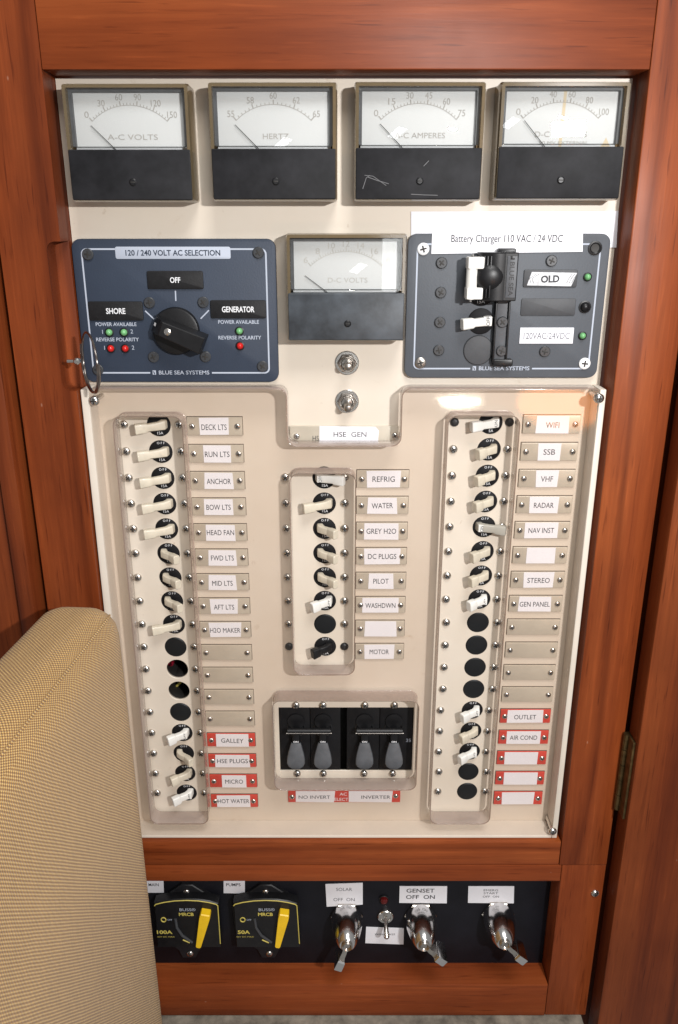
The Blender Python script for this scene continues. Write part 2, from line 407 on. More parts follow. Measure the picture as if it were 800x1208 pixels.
# right-hand overlay door
bm = NB(); box(bm, 0.3432, 0.60, -0.62, 0.40, 0.0225, 0.041, 0.001, 0.0025); dr = world_child('door', bm, 'wood_door', fr)
dr['label'] = 'reddish wooden door hung on an old brass hinge'
bm = NB(); box(bm, 0.3405, 0.38, -0.62, 0.40, -0.03, 0.004); world_child('stop', bm, 'wood_door', fr)
h = NB(); zt, zb = P(746, 866, 0.026)[1], P(738, 955, 0.026)[1]
for k in range(5):
    a, b_ = zt + (zb - zt) * k / 5, zt + (zb - zt) * (k + 1) / 5
    tube(h, [V(0.3408, a - 0.0003, 0.0250), V(0.3408, b_ + 0.0003, 0.0250)], 0.0026, 10)
box(h, 0.3412, 0.3431, zb, zt, 0.0228, 0.037, 0.0003, 0.0003)
hg = obj('hinge', h, 'brass_old', dr); hg.location = -fr.location
# left-hand panelled door
bm = NB(); box(bm, -0.40, -0.0984, -0.62, 0.40, 0.010, 0.033, 0.001, 0.001); dl = world_child('door', bm, 'wood_door', fr)
dl['label'] = 'dark wooden door with a raised bead along its edge'
bm = NB(); box(bm, -0.098, -0.0862, -0.62, 0.40, 0.010, 0.037, 0.001, 0.0025); e = obj('bead', bm, 'wood_door', dl); e.location = -fr.location
bm = NB(); box(bm, -0.10, -0.0834, -0.62, 0.40, -0.03, 0.006); world_child('stop', bm, 'wood_door', fr)

# ================================================================== cream switch panel with real holes
ROWS = 0.01905
LX, RX, MX = 0.0009, 0.2281, 0.1139
RZ, MZ = 0.0016, -0.0378
HOLE = 0.0083
def plate_with_holes(name, outer, holes, d0, d1, bev=0.0):
    cu = bpy.data.curves.new(name, 'CURVE'); cu.dimensions = '2D'; cu.fill_mode = 'BOTH'
    cu.extrude = (d1 - d0) / 2 - bev; cu.bevel_depth = bev; cu.bevel_resolution = 1; cu.offset = -bev
    for poly in [outer] + holes:
        s = cu.splines.new('POLY'); s.points.add(len(poly) - 1); s.use_cyclic_u = True
        for p, q in zip(s.points, poly): p.co = (q[0], q[1], 0, 1)
    to = bpy.data.objects.new(name, cu); C.objects.link(to)
    me = bpy.data.meshes.new_from_object(to); bpy.data.objects.remove(to); bpy.data.curves.remove(cu)
    m = (d0 + d1) / 2
    for v in me.vertices: v.co = V(v.co.x, v.co.y, v.co.z + m)
    b = bmesh.new(); b.from_mesh(me); bmesh.ops.remove_doubles(b, verts=b.verts[:], dist=1e-6)
    bmesh.ops.recalc_face_normals(b, faces=b.faces[:]); b.to_mesh(me); b.free()
    o = bpy.data.objects.new(name, me); C.objects.link(o); return o
def circle(cx, cz, r, n=28): return [(cx + r * math.cos(2 * math.pi * i / n), cz + r * math.sin(2 * math.pi * i / n)) for i in range(n)]
holes = [circle(LX, -i * ROWS, HOLE) for i in range(17)] + [circle(RX, RZ - i * ROWS, HOLE) for i in range(17)] + [circle(MX, MZ - i * ROWS, HOLE) for i in range(8)]
dx0, dz1 = P(328.5, 834.5, 0); dx1, dz0 = P(486, 909.5, 0)
holes.append([(dx0, dz0), (dx1, dz0), (dx1, dz1), (dx0, dz1)])
pn = plate_with_holes('switch_panel', [(XL + 0.0004, -0.352), (XR - 0.0022, -0.352), (XR - 0.0022, 0.2114), (XL + 0.0004, 0.2114)], holes, -0.003, 0.0)
mats(pn, 'cream_panel')
props(pn, 'cream painted electrical switch panel set in the wooden frame', 'switch panel')

# ================================================================== thick clear acrylic cover
def arc(cx, cz, r, a0, a1, n=5): return [(cx + r * math.cos(R(a0 + (a1 - a0) * i / n)), cz + r * math.sin(R(a0 + (a1 - a0) * i / n))) for i in range(n + 1)]
SD0, SD1 = 0.0030, 0.0180
sx0, sx1, sz0, sz1 = -0.0392, 0.2946, -0.3318, 0.0285
nx0, nx1, nz = 0.0903, 0.1654, -0.0100
rr = 0.006
outer = [(sx0, sz0), (sx1, sz0)] + arc(sx1 - 0.003, sz1 - 0.003, 0.003, 0, 90) + \
    arc(nx1 + rr, sz1 - rr, rr, 90, 180) + arc(nx1 - rr, nz + rr, rr, 0, -90) + arc(nx0 + rr, nz + rr, rr, 270, 180) + arc(nx0 - rr, sz1 - rr, rr, 0, 90) + \
    arc(sx0 + 0.003, sz1 - 0.003, 0.003, 90, 180)
def rr_pts(x0, x1, z0, z1, r): return rrect((x0 + x1) / 2, (z0 + z1) / 2, x1 - x0, z1 - z0, r, 5)
cuts = [rr_pts(-0.0250, 0.0202, -0.3202, 0.0094, 0.006), rr_pts(0.1970, 0.2438, -0.3202, 0.0099, 0.006),
        rr_pts(0.0912, 0.1355, -0.1846, -0.0300, 0.006), rr_pts(0.0743, 0.1842, -0.2877, -0.2078, 0.006)]
cv = plate_with_holes('panel_cover', outer, cuts, SD0, SD1, 0.0006)
mats(cv, ['acrylic_face', 'acrylic_back', 'acrylic_edge', 'acrylic_rim'])
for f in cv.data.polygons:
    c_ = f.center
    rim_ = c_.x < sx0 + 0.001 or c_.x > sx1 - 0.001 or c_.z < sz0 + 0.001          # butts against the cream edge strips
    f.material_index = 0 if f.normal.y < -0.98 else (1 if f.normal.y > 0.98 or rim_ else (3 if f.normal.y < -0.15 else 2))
props(cv, 'thick clear acrylic cover with cut-outs over the columns of breakers', 'cover')
for px, py in ((111, 473), (707, 470), (652, 981)):
    x, z = P(px, py, SD1 + 0.001)
    s = share('screw', SC_COVER, cv, (x, z, SD1 + 0.0003))
    b = NB(); lathe(b, 0, 0, [(0.0017, -0.0175), (0.0017, -0.0006)], 12)
    q = obj('shank', b, 'steel'); q.parent = s

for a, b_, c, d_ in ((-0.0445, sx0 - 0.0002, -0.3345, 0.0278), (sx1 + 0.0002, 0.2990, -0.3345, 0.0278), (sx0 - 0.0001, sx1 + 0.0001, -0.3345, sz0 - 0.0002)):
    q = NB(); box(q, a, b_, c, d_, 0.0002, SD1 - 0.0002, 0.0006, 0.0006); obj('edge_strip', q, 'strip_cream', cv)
# ================================================================== toggle breakers
def bat_mesh(kind, mat):
    """toggle: path in (x, z, d) from pivot to tip with half-widths, rectangular section"""
    if kind == 'left':   path = [(0.0036, 0.0005, -0.002, 0.0030, 0.0030), (0.0030, 0.0004, 0.0020, 0.0030, 0.0031), (0.0002, 0.0001, 0.0038, 0.0026, 0.0028), (-0.0062, -0.0005, 0.0054, 0.0024, 0.0026), (-0.0078, -0.0007, 0.0060, 0.0031, 0.0032), (-0.0142, -0.0012, 0.0080, 0.0033, 0.0032)]
    elif kind == 'low':  path = [(0.0034, 0.0010, -0.002, 0.0028, 0.0029), (0.0028, 0.0009, 0.0020, 0.0029, 0.0030), (0.0004, 0.0006, 0.0042, 0.0025, 0.0027), (-0.0036, 0.0000, 0.0060, 0.0025, 0.0026), (-0.0048, -0.0003, 0.0070, 0.0034, 0.0032), (-0.0092, -0.0010, 0.0098, 0.0036, 0.0032)]
    elif kind == 'right': path = [(-0.0034, 0.0008, -0.002, 0.0026, 0.0028), (-0.0028, 0.0008, 0.0018, 0.0028, 0.0029), (-0.0008, 0.0006, 0.0042, 0.0024, 0.0025), (0.0030, 0.0004, 0.0066, 0.0024, 0.0025), (0.0044, 0.0003, 0.0082, 0.0029, 0.0029), (0.0082, 0.0001, 0.0124, 0.0031, 0.0029)]
    else:                path = [(-0.0040, 0.0006, -0.002, 0.0028, 0.0030), (-0.0032, 0.0006, 0.0022, 0.0029, 0.0030), (0.0002, 0.0006, 0.0038, 0.0026, 0.0028), (0.0062, 0.0004, 0.0052, 0.0025, 0.0027), (0.0078, 0.0003, 0.0058, 0.0031, 0.0032), (0.0138, 0.0002, 0.0078, 0.0033, 0.0032)]
    bm = NB(); rings = []
    for i, (x, z, d, hw, ht) in enumerate(path):
        a = path[max(i - 1, 0)]; b = path[min(i + 1, len(path) - 1)]
        t = (V(*b[:3]) - V(*a[:3])).normalized(); up = Vector((0, 0, 1)); nrm = t.cross(up).normalized(); wv = nrm.cross(t).normalized()
        c = V(x, z, d); ring = []
        hw, ht = hw * 1.10, ht * 0.82
        for p_, q_ in rrect(0, 0, 2 * hw, 2 * ht, min(hw, ht) * 0.5, 3): ring.append(c + wv * p_ + nrm * q_)
        rings.append(ring)
        if i == len(path) - 1:
            rings.append([c + t * 0.0004 + (p - c) * 0.86 for p in ring])
    loft(bm, rings)
    me = bpy.data.meshes.new('toggle'); bmesh.ops.recalc_face_normals(bm, faces=bm.faces[:]); bm.to_mesh(me); bm.free()
    me.materials.append(MATS[mat]); me.polygons.foreach_set('use_smooth', [True] * len(me.polygons)); me.set_sharp_from_angle(angle=R(28))
    return me
BAT = {}
def get_bat(k, m):
    if (k, m) not in BAT: BAT[(k, m)] = bat_mesh(k, m)
    return BAT[(k, m)]
bm = NB(); lathe(bm, 0, 0, [(HOLE + 0.0012, -0.030), (HOLE + 0.0012, -0.0036), (HOLE - 0.0001, -0.0034), (HOLE - 0.0001, -0.0009), (HOLE - 0.0006, -0.0006), (0.002, -0.0006)], 28)
t_ = obj('face', bm, 'breaker_black'); FACE = t_.data; bpy.data.objects.remove(t_)
bm = NB(); lathe(bm, 0, 0, [(HOLE - 0.00015, -0.004), (HOLE - 0.00015, 0.0000), (HOLE - 0.0009, 0.0006), (0.003, 0.0009), (0.001, 0.0009)], 28)
t_ = obj('plug', bm, 'plug_black'); PLUG = t_.data; bpy.data.objects.remove(t_)
bm = NB(); lathe(bm, 0, 0, [(HOLE + 0.002, -0.04), (HOLE + 0.002, -0.0034)], 24, True, False); lathe(bm, 0, 0, [(HOLE + 0.0018, -0.039), (0.001, -0.039)], 24, False, True)
t_ = obj('well', bm, 'slot_dark'); WELL = t_.data; bpy.data.objects.remove(t_)
TXT = {}
def small_text(body, size, mat, width=None):
    k = (body, size, mat)
    if k not in TXT:
        o = text(body, size, 0, 0, 0, mat, None, width); TXT[k] = o.data; bpy.data.objects.remove(o)
    return TXT[k]
ROMAN = ['first', 'second', 'third', 'fourth', 'fifth']
def breaker(x, z, kind, mat, label, scr=(-0.0238, 0.0141), amp='15A', tag=None, black=False):
    t = thing('toggle_breaker', label, 'breaker', x, z, 0, 'toggle breakers on the cream panel')
    f = share('face', FACE, t)
    share('lettering', small_text('O F F', 0.0017, 'print_white'), f, (0.0004, 0.0062, -0.0004))
    share('lettering', small_text(amp, 0.0020, 'print_white'), f, (0.0006, -0.0058, -0.0004))
    tg = share('toggle', get_bat(kind, mat), t)
    if tag:
        sgn = 1 if kind in ('left', 'low') else -1
        b = NB(); rbox(b, 0.0022 * sgn, 0.0006, 0.0052, 0.0052, 0.0020, 0.0053, 0.0004, 0.0003)
        cap = obj('cap', b, 'white_plastic', tg)
        text(tag, 0.0022, 0.0026 * sgn, 0.0006, 0.00545, 'label_ink', tg, rot=R(90))
    for sx in scr: screw(SC_BLACKBIG if black else SC_BIG, t, sx, 0.0004, 0.0004)
    return t
def plug(x, z, label, scr=(-0.0238, 0.0141), red=False):
    if red is not False:
        t = thing('open_breaker_hole', label, 'hole', x, z, 0, 'unused holes on the cream panel')
        share('well', WELL, t)
        b = NB()
        if red: tube(b, [V(-0.0095, -0.006, -0.03), V(-0.0075, -0.002, -0.012), V(-0.0066, 0.003, -0.008), V(-0.0078, 0.0095, -0.022)], 0.0024, 8)
        else: tube(b, [V(-0.006, -0.008, -0.02), V(0.0, -0.001, -0.018), V(0.004, 0.0, -0.017), V(0.008, 0.004, -0.026)], 0.0010, 8)
        obj('wire', b, 'wire_red' if red else 'yellow_print', t)
    else:
        t = thing('blank_plug', label, 'plug', x, z, 0, 'unused holes on the cream panel')
        share('plug', PLUG, t)
    for sx in scr: screw(SC_BIG, t, sx, 0.0004, 0.0004)
    return t

LEFT = ['DECK LTS', 'RUN LTS', 'ANCHOR', 'BOW LTS', 'HEAD FAN', 'FWD LTS', 'MID LTS', 'AFT LTS', 'H2O MAKER', None, None, None, None, 'GALLEY', 'HSE PLUGS', 'MICRO', 'HOT WATER']
lk = ['left'] * 5 + ['right'] * 3 + ['left'] + [None] * 4 + ['low', 'right', 'low', 'low']
for i, nme in enumerate(LEFT):
    z = -i * ROWS
    if lk[i] is None:
        n_ = ROMAN[i - 9]
        if i == 10: plug(LX, z, 'open round hole with a red wire inside, second below the H2O MAKER breaker', red=True)
        elif i == 11: plug(LX, z, 'open dark round hole, third below the H2O MAKER breaker', red=None)
        else: plug(LX, z, 'round black blanking plug, %s below the H2O MAKER breaker' % n_)
    else:
        white = nme in ('GALLEY', 'HOT WATER')
        side = 'right' if lk[i] == 'right' else 'left'
        breaker(LX, z, lk[i], 'white_plastic' if white else 'ivory_plastic',
                '%s toggle breaker thrown to the %s beside the %s plate' % ('white' if white else 'ivory', side, nme), amp='15A', tag='OFF' if white else None)
RIGHT = ['WIFI', 'SSB', 'VHF', 'RADAR', 'NAV INST', '', 'STEREO', 'GEN PANEL', None, None, None, None, 'OUTLET', 'AIR COND', '', '', '']
rk = ['left', 'low', 'low', 'low', 'far', 'low', 'low', 'low', None, None, None, None, 'low', 'low', 'low', None, None]
for i, nme in enumerate(RIGHT):
    z = RZ - i * ROWS
    if rk[i] is None:
        if i < 13: plug(RX, z, 'round black blanking plug, %s below the GEN PANEL breaker' % ROMAN[i - 8])
        else: plug(RX, z, 'round black blanking plug, %s below the AIR COND breaker' % ('second' if i == 15 else 'third'))
    else:
        white = i in (0, 7, 12, 14)
        m = 'grey_plastic' if i == 4 else ('white_plastic' if white else 'ivory_plastic')
        where = {5: 'just above the STEREO breaker', 14: 'just below the AIR COND breaker'}.get(i, 'beside the %s plate' % nme)
        breaker(RX, z, rk[i], m, '%s toggle breaker thrown to the %s %s' % ({'grey_plastic': 'grey', 'white_plastic': 'white', 'ivory_plastic': 'ivory'}[m], 'right' if i == 4 else 'left', where),
                scr=(-0.0248, 0.0128), amp={0: '5A', 12: '10A', 14: '10A'}.get(i, '15A'), tag='ON' if i in (0, 4) else ('OFF' if white else None), black=(i == 0))
MID = ['REFRIG', 'WATER', 'GREY H2O', 'DC PLUGS', 'PILOT', 'WASHDWN', '', 'MOTOR']
mk = ['far', 'left', 'right', 'right', 'right', 'low', None, 'blackleft']
for i, nme in enumerate(MID):
    z = MZ - i * ROWS; scr = (-0.0272, 0.0145)
    if mk[i] is None: plug(MX, z, 'round black blanking plug between the WASHDWN and MOTOR breakers', scr)
    else:
        white = i in (0, 5); m = 'white_plastic' if white else ('black_plastic' if i == 7 else 'ivory_plastic')
        breaker(MX, z, 'low' if mk[i] == 'blackleft' else mk[i], m, '%s toggle breaker thrown to the %s beside the %s plate' % ('white' if white else 'black' if i == 7 else 'ivory', 'right' if mk[i] in ('far', 'right') else 'left', nme),
                scr, tag='OFF' if white else None, black=(i == 7))

# ================================================================== engraved label plates
def label_plate(cx, cz, w_, h_, red, txt, tape, label, txtw=None, cat='label', dz=0.0, off=0.0, tilt=0.0):
    t = thing('label_plate', label, cat, cx, cz, 0, 'label plates on the cream panel')
    b = NB(); rbox(b, 0, 0, w_, h_, -0.0002, 0.0015, 0.0003, 0.0003); pl = obj('plate', b, 'plate_red' if red else 'plate_grey', t)
    b = NB(); rbox(b, 0, 0.00012, w_ + 0.0006, h_ + 0.0007, -0.0002, 0.0004, 0.0003, 0.0001); obj('dark_backing', b, 'backing_dark', t)  # slightly larger dark sheet, gives the plate a thin dark outline
    if tape:
        a = h_ * (0.48 + random.uniform(-0.012, 0.012)); k = random.uniform(-0.0005, 0.0005); k2 = random.uniform(-0.0005, 0.0005)
        b = NB(); prism(b, [(off - tape / 2 + k, -a + dz), (off + tape / 2 - k, -a + dz + k2 * 0.5), (off + tape / 2 + k2, a + dz + k2 * 0.5), (off - tape / 2 - k2, a + dz)], 0.0014, 0.0018)
        tp = obj('paper_label', b, 'label_paper', t)
        if txt: text(txt, 0.0041, off, dz + random.uniform(-0.0006, 0.0003), 0.0019, 'label_ink', tp, txtw or min(len(txt) * 0.0028, tape - 0.0026), rot=tilt)
    for s in (-1, 1): screw(SC_SMALL, t, s * (w_ / 2 - 0.0034), 0, 0.0014)
    return t
PW, PH = 0.0378, 0.0126
tapeL = [0.0195, 0.0195, 0.0200, 0.0205, 0.0215, 0.0205, 0.0205, 0.0205, 0.0235, 0, 0, 0, 0, 0.0260, 0.0275, 0.0200, 0.0265]
tw = {'DECK LTS': .0172, 'RUN LTS': .0170, 'ANCHOR': .0168, 'BOW LTS': .0172, 'HEAD FAN': .0195, 'FWD LTS': .0165, 'MID LTS': .0150, 'AFT LTS': .0150, 'H2O MAKER': .0225,
      'GALLEY': .0175, 'HSE PLUGS': .0245, 'MICRO': .0143, 'HOT WATER': .0255}
for i, nme in enumerate(LEFT):
    z = -0.00065 - i * 0.01944; red = i >= 13
    lab = ('%s plate with a white paper label reading %s' % ('red' if red else 'grey', nme)) if nme else 'blank grey label plate, %s below the H2O MAKER plate' % ROMAN[i - 9]
    label_plate(0.0394, z, PW, 0.0118 if red else PH, red, nme, tapeL[i], lab, tw.get(nme), off=random.uniform(-0.0006, 0.0010), tilt=(-0.035 if nme == 'GALLEY' else 0.0))
tapeR = [0.0225, 0.0160, 0.0155, 0.0210, 0.0230, 0.0205, 0.0215, 0.0240, 0, 0, 0, 0, 0.0270, 0.0265, 0.0265, 0.0270, 0.0255]
twr = {'WIFI': .0092, 'SSB': .0080, 'VHF': .0085, 'RADAR': .0140, 'NAV INST': .0182, 'STEREO': .0163, 'GEN PANEL': .0222, 'OUTLET': .0170, 'AIR COND': .0215}
for i, nme in enumerate(RIGHT):
    z = 0.0007 - i * 0.01935; red = i >= 12
    if nme: lab = '%s plate with a white paper label reading %s' % ('red' if red else 'grey', nme)
    elif nme is None: lab = 'blank grey label plate, %s below the GEN PANEL plate' % ROMAN[i - 8]
    elif i == 5: lab = 'grey plate with an empty white paper label, just above the STEREO plate'
    else: lab = 'red plate with an empty white paper label, %s below the AIR COND plate' % ROMAN[i - 14]
    label_plate(0.2695, z, 0.0390, 0.0120 if red else PH, red, nme, tapeR[i], lab, twr.get(nme), off=random.uniform(-0.001, 0.0006))
tapeM = [0.0232, 0.0210, 0.0250, 0.0255, 0.0180, 0.0265, 0.0235, 0.0220]
twm = {'REFRIG': .0156, 'WATER': .0150, 'GREY H2O': .0212, 'DC PLUGS': .0205, 'PILOT': .0112, 'WASHDWN': .0222, 'MOTOR': .0145}
for i, nme in enumerate(MID):
    z = -0.0384 - i * 0.01947
    lab = 'grey plate with a white paper label reading %s' % nme if nme else 'grey plate with an empty white paper label, just above the MOTOR plate'
    label_plate(0.1550, z, 0.0364, 0.0128, False, nme, tapeM[i], lab, twm.get(nme), off=random.uniform(-0.0006, 0.0006), tilt=(0.03 if nme == 'WATER' else 0))
# long plate in the notch
x0, z1 = P(342, 502.5, 0.001); x1, z0 = P(470, 524, 0.001)
t = thing('label_plate', 'long grey plate with a torn white HSE GEN paper label under the two toggle switches', 'label', (x0 + x1) / 2, (z0 + z1) / 2, 0)
b = NB(); rbox(b, 0, 0, x1 - x0, z1 - z0, -0.0002, 0.0016, 0.0003, 0.0003); obj('plate', b, 'plate_grey', t)
def loc(px, py, t_, d): x, z = P(px, py, d); return x + 0.0 - t_.location.x, z - t_.location.z
b = NB(); prism(b, [loc(*q, t, 0.0018) for q in ((377, 521.5), (446, 521.5), (447, 508), (443, 503.5), (377, 502.5))], 0.0014, 0.0019)
tp = obj('paper_label', b, 'label_paper', t)
a_, b_ = loc(413, 512.5, t, 0.002); text('HSE  GEN', 0.0036, a_, b_, 0.0020, 'label_ink', tp, 0.0225)
a_, b_ = loc(372.5, 517, t, 0.0017); text('HS', 0.0036, a_, b_, 0.00175, 'label_ink', t, 0.0042)
for q in ((350, 515), (466, 514)): a_, b_ = loc(*q, t, 0.002); screw(SC_SMALL, t, a_, b_, 0.0014)
# AC select plate
x0, z1 = P(340, 933.5, 0.001); x1, z0 = P(472, 946, 0.001)
t = thing('label_plate', 'long red AC ELECT plate with white NO INVERT and INVERTER paper labels', 'label', (x0 + x1) / 2, (z0 + z1) / 2, 0)
b = NB(); rbox(b, 0, 0, x1 - x0, z1 - z0, -0.0002, 0.0015, 0.0003, 0.0003); obj('plate', b, 'plate_red', t)
for (l, r_, txt_, c, w_) in ((349, 394, 'NO INVERT', 371, 0.0255), (411.5, 462, 'INVERTER', 443.5, 0.0235)):
    b = NB(); prism(b, [loc(*q, t, 0.0018) for q in ((l, 946), (r_, 946.5), (r_ + 1.5, 933.5), (l, 933.5))], 0.0014, 0.0018)
    tp = obj('paper_label', b, 'label_paper', t); a_, b_ = loc(c, 940.5, t, 0.002); text(txt_, 0.0033, a_, b_, 0.0019, 'label_ink', tp, w_)
a_, b_ = loc(405, 936.8, t, 0.0016); text('AC', 0.0030, a_, b_, 0.0016, 'label_paper', t, 0.0058)
a_, b_ = loc(402.8, 943, t, 0.0016); text('ELECT', 0.0030, a_, b_, 0.0016, 'label_paper', t, 0.0112)
for q in ((344.5, 940.5), (467, 939.5)): a_, b_ = loc(*q, t, 0.002); screw(SC_SMALL, t, a_, b_, 0.0014)

# ================================================================== panel meters
MD = 0.020
def meter(tl, br, top_px, label, marks, unit, unit2=None, worn=False, faded=False, amin=-42, amax=42, needle=-44, units_w=0.034, stain=False, scratch=False):
    """tl / br : photo pixels of the black lower mask on the front plane, top_px: pixel of the front top edge"""
    x0, zm = P(*tl, MD); x1, zb = P(*br, MD); zt = P(*top_px, MD)[1]
    W, H = x1 - x0, zt - zb; cx = (x0 + x1) / 2
    t = thing('panel_meter', label, 'meter', cx, zb, 0, 'analogue panel meters')
    hw = W / 2; hm = zm - zb
    b = NB(); rbox(b, 0, H / 2, W - 0.0045, H - 0.0045, 0, 0.0105, 0.001, 0.0003); obj('case', b, 'meter_black', t)
    # clear rim walls
    b = NB(); ow = rrect(0, H / 2, W, H, 0.0012, 3); iw = rrect(0, H / 2, W - 0.0036, H - 0.0036, 0.0005, 3)
    bw = rrect(0, H / 2, W + 0.0016, H + 0.0016, 0.0016, 3)
    loft(b, [[V(*p, 0.0) for p in bw], [V(*p, 0.016) for p in bw], [V(*p, MD - 0.0002) for p in ow], [V(*p, MD - 0.0002) for p in iw], [V(*p, 0.011) for p in iw]], False, False)
    obj('rim', b, 'meter_rim', t)
    # dial
    b = NB(); rbox(b, 0, (hm - 0.004 + H - 0.0030) / 2, W - 0.0062, H - 0.0030 - hm + 0.004, 0.0106, 0.0122, 0.0003, 0.0001)
    dial = obj('dial', b, 'dial_white', t)
    b = NB(); b_out = rrect(0, (hm + H) / 2, W - 0.0038, H - hm - 0.0036, 0.0004, 2); b_in = rrect(0, (hm + H) / 2 - 0.0009, W - 0.0076, H - hm - 0.0052, 0.0004, 2)
    loft(b, [[V(*p, 0.0150) for p in b_out], [V(*p, 0.0152) for p in b_in], [V(*p, 0.0123) for p in b_in]], False, False); obj('bezel', b, 'charcoal_plastic', t)
    # window and lower mask
    b = NB(); rbox(b, 0, (hm + H) / 2 - 0.0006, W - 0.0038, H - hm - 0.0030, 0.0178, 0.0188, 0.0003, 0.0002); obj('window', b, 'meter_window', t)
    b = NB(); rbox(b, 0, hm / 2, W - 0.0004, hm - 0.0004, 0.0012, MD + 0.0006, 0.0008, 0.0006); mk_ = obj('mask', b, 'meter_black_worn' if worn else 'meter_black', t)
    b = NB(); lathe(b, 0.001, hm * 0.36, [(0.0022, MD), (0.0022, MD + 0.0009), (0.0015, MD + 0.0014), (0.0004, MD + 0.0014)], 14)
    rbox(b, 0.001, hm * 0.36, 0.0028, 0.0006, MD + 0.001, MD + 0.0016, 1e-5, 1e-5, 1, mi=1)
    obj('zero_screw', b, ['black_plastic', 'slot_dark'], t)
    # scale
    ink = 'dial_ink_faded' if faded else 'dial_ink'
    pz = hm - 0.0088; rad = 0.0330; dd = 0.01235
    b = NB(); nseg = 30
    for i in range(nseg):
        a0, a1 = R(amin + (amax - amin) * i / nseg), R(amin + (amax - amin) * (i + 1) / nseg)
        q = [(math.sin(a0) * rad, pz + math.cos(a0) * rad), (math.sin(a1) * rad, pz + math.cos(a1) * rad),
             (math.sin(a1) * (rad + .0003), pz + math.cos(a1) * (rad + .0003)), (math.sin(a0) * (rad + .0003), pz + math.cos(a0) * (rad + .0003))]
        b.faces.new([b.verts.new(V(*p, dd)) for p in q])
    nt_ = (len(marks) - 1) * 5
    for i in range(nt_ + 1):
        a = R(amin + (amax - amin) * i / nt_); big = i % 5 == 0
        L = 0.0026 if big else 0.0014; wd = 0.0003 if big else 0.0002
        ca, sa = math.cos(a), math.sin(a)
        q = []
        for rr_, s_ in ((rad, -wd), (rad, wd), (rad + (L if not big else L), wd), (rad + L, -wd)): q.append((sa * rr_ + ca * s_, pz + ca * rr_ - sa * s_))
        b.faces.new([b.verts.new(V(*p, dd + 0.00001)) for p in q])
    obj('scale_arc', b, ink, dial, smooth=False)
    for i, mk2 in enumerate(marks):
        a = R(amin + (amax - amin) * i / (len(marks) - 1)); rr_ = rad + 0.0048
        text(mk2, 0.0036, math.sin(a) * rr_, pz + math.cos(a) * rr_, dd, ink, dial, 0.0016 * len(mk2) + 0.0010)
    text(unit, 0.0031, 0.001, hm + 0.0072, dd, ink, dial, units_w)
    if unit2: text(unit2, 0.0018, 0.003, hm + 0.0026, dd, ink, dial, units_w * 0.95)
    if stain:
        b = NB(); prism(b, [(0.000, hm), (0.0018, hm), (0.0026, H - 0.003), (0.0008, H - 0.003)], 0.01222, 0.01227); obj('stain', b, 'stain_brown', dial)
        b = NB(); prism(b, [(hw - 0.012, hm), (hw - 0.006, hm), (hw - 0.0075, hm + 0.003), (hw - 0.009, hm + 0.0055), (hw - 0.0105, hm + 0.0025)], 0.01222, 0.01226); obj('stain', b, 'stain_brown', dial)
    if scratch:
        for pts_ in (((-0.033, 0.006), (-0.031, 0.012), (-0.029, 0.0135)), ((-0.032, 0.0135), (-0.027, 0.0130), (-0.019, 0.0078)), ((-0.030, 0.0125), (-0.024, 0.0105), (-0.0175, 0.0088)), ((0.003, 0.0185), (0.006, 0.0215)), ((-0.004, 0.0030), (0.004, 0.0026), (0.012, 0.0024))):
            b = NB(); tube(b, [V(x, z, MD + 0.00058) for x, z in pts_], 0.00022, 5); obj('scratch', b, 'plug_scratch', mk_)
    a = R(needle); b = NB()
    tube(b, [V(math.sin(a) * 0.004, pz + math.cos(a) * 0.004, 0.0138), V(math.sin(a) * (rad - 0.0012), pz + math.cos(a) * (rad - 0.0012), 0.0138)], [0.00030, 0.00020], 6)
    obj('needle', b, 'needle_black', t)
    return t
meter((79.8, 176), (228, 236.5), (150, 99), 'analogue A-C VOLTS meter with scale to 150 and black lower half', ['0', '30', '60', '90', '120', '150'], 'A-C VOLTS', units_w=0.0300, needle=-46)
meter((249, 175), (396.5, 235.5), (320, 97.5), 'analogue HERTZ meter with scale from 55 to 65', ['55', '58', '60', '62', '65'], 'HERTZ', units_w=0.0155, needle=-46)
meter((419.5, 174), (566, 235.5), (490, 97), 'analogue A-C AMPERES meter with a scratched black lower half', ['0', '15', '30', '45', '60', '75'], 'A-C AMPERES', units_w=0.0300, needle=-46, scratch=True)
meter((588.5, 172.5), (730, 234.5), (665, 97), 'analogue D-C AMPERES meter with a brown streak down its dial', ['0', '20', '40', '60', '80', '100'], 'D-C AMPERES', '50 MV EXTERNAL', units_w=0.0310, needle=-43, stain=True)
meter((339.5, 345.5), (476, 401.6), (405, 277), 'analogue D-C VOLTS meter with a worn blue-grey lower half between the two slate panels', ['6', '8', '10', '12', '14', '16', '18'], 'D-C VOLTS', worn=True, faded=True, units_w=0.0250, needle=-54)

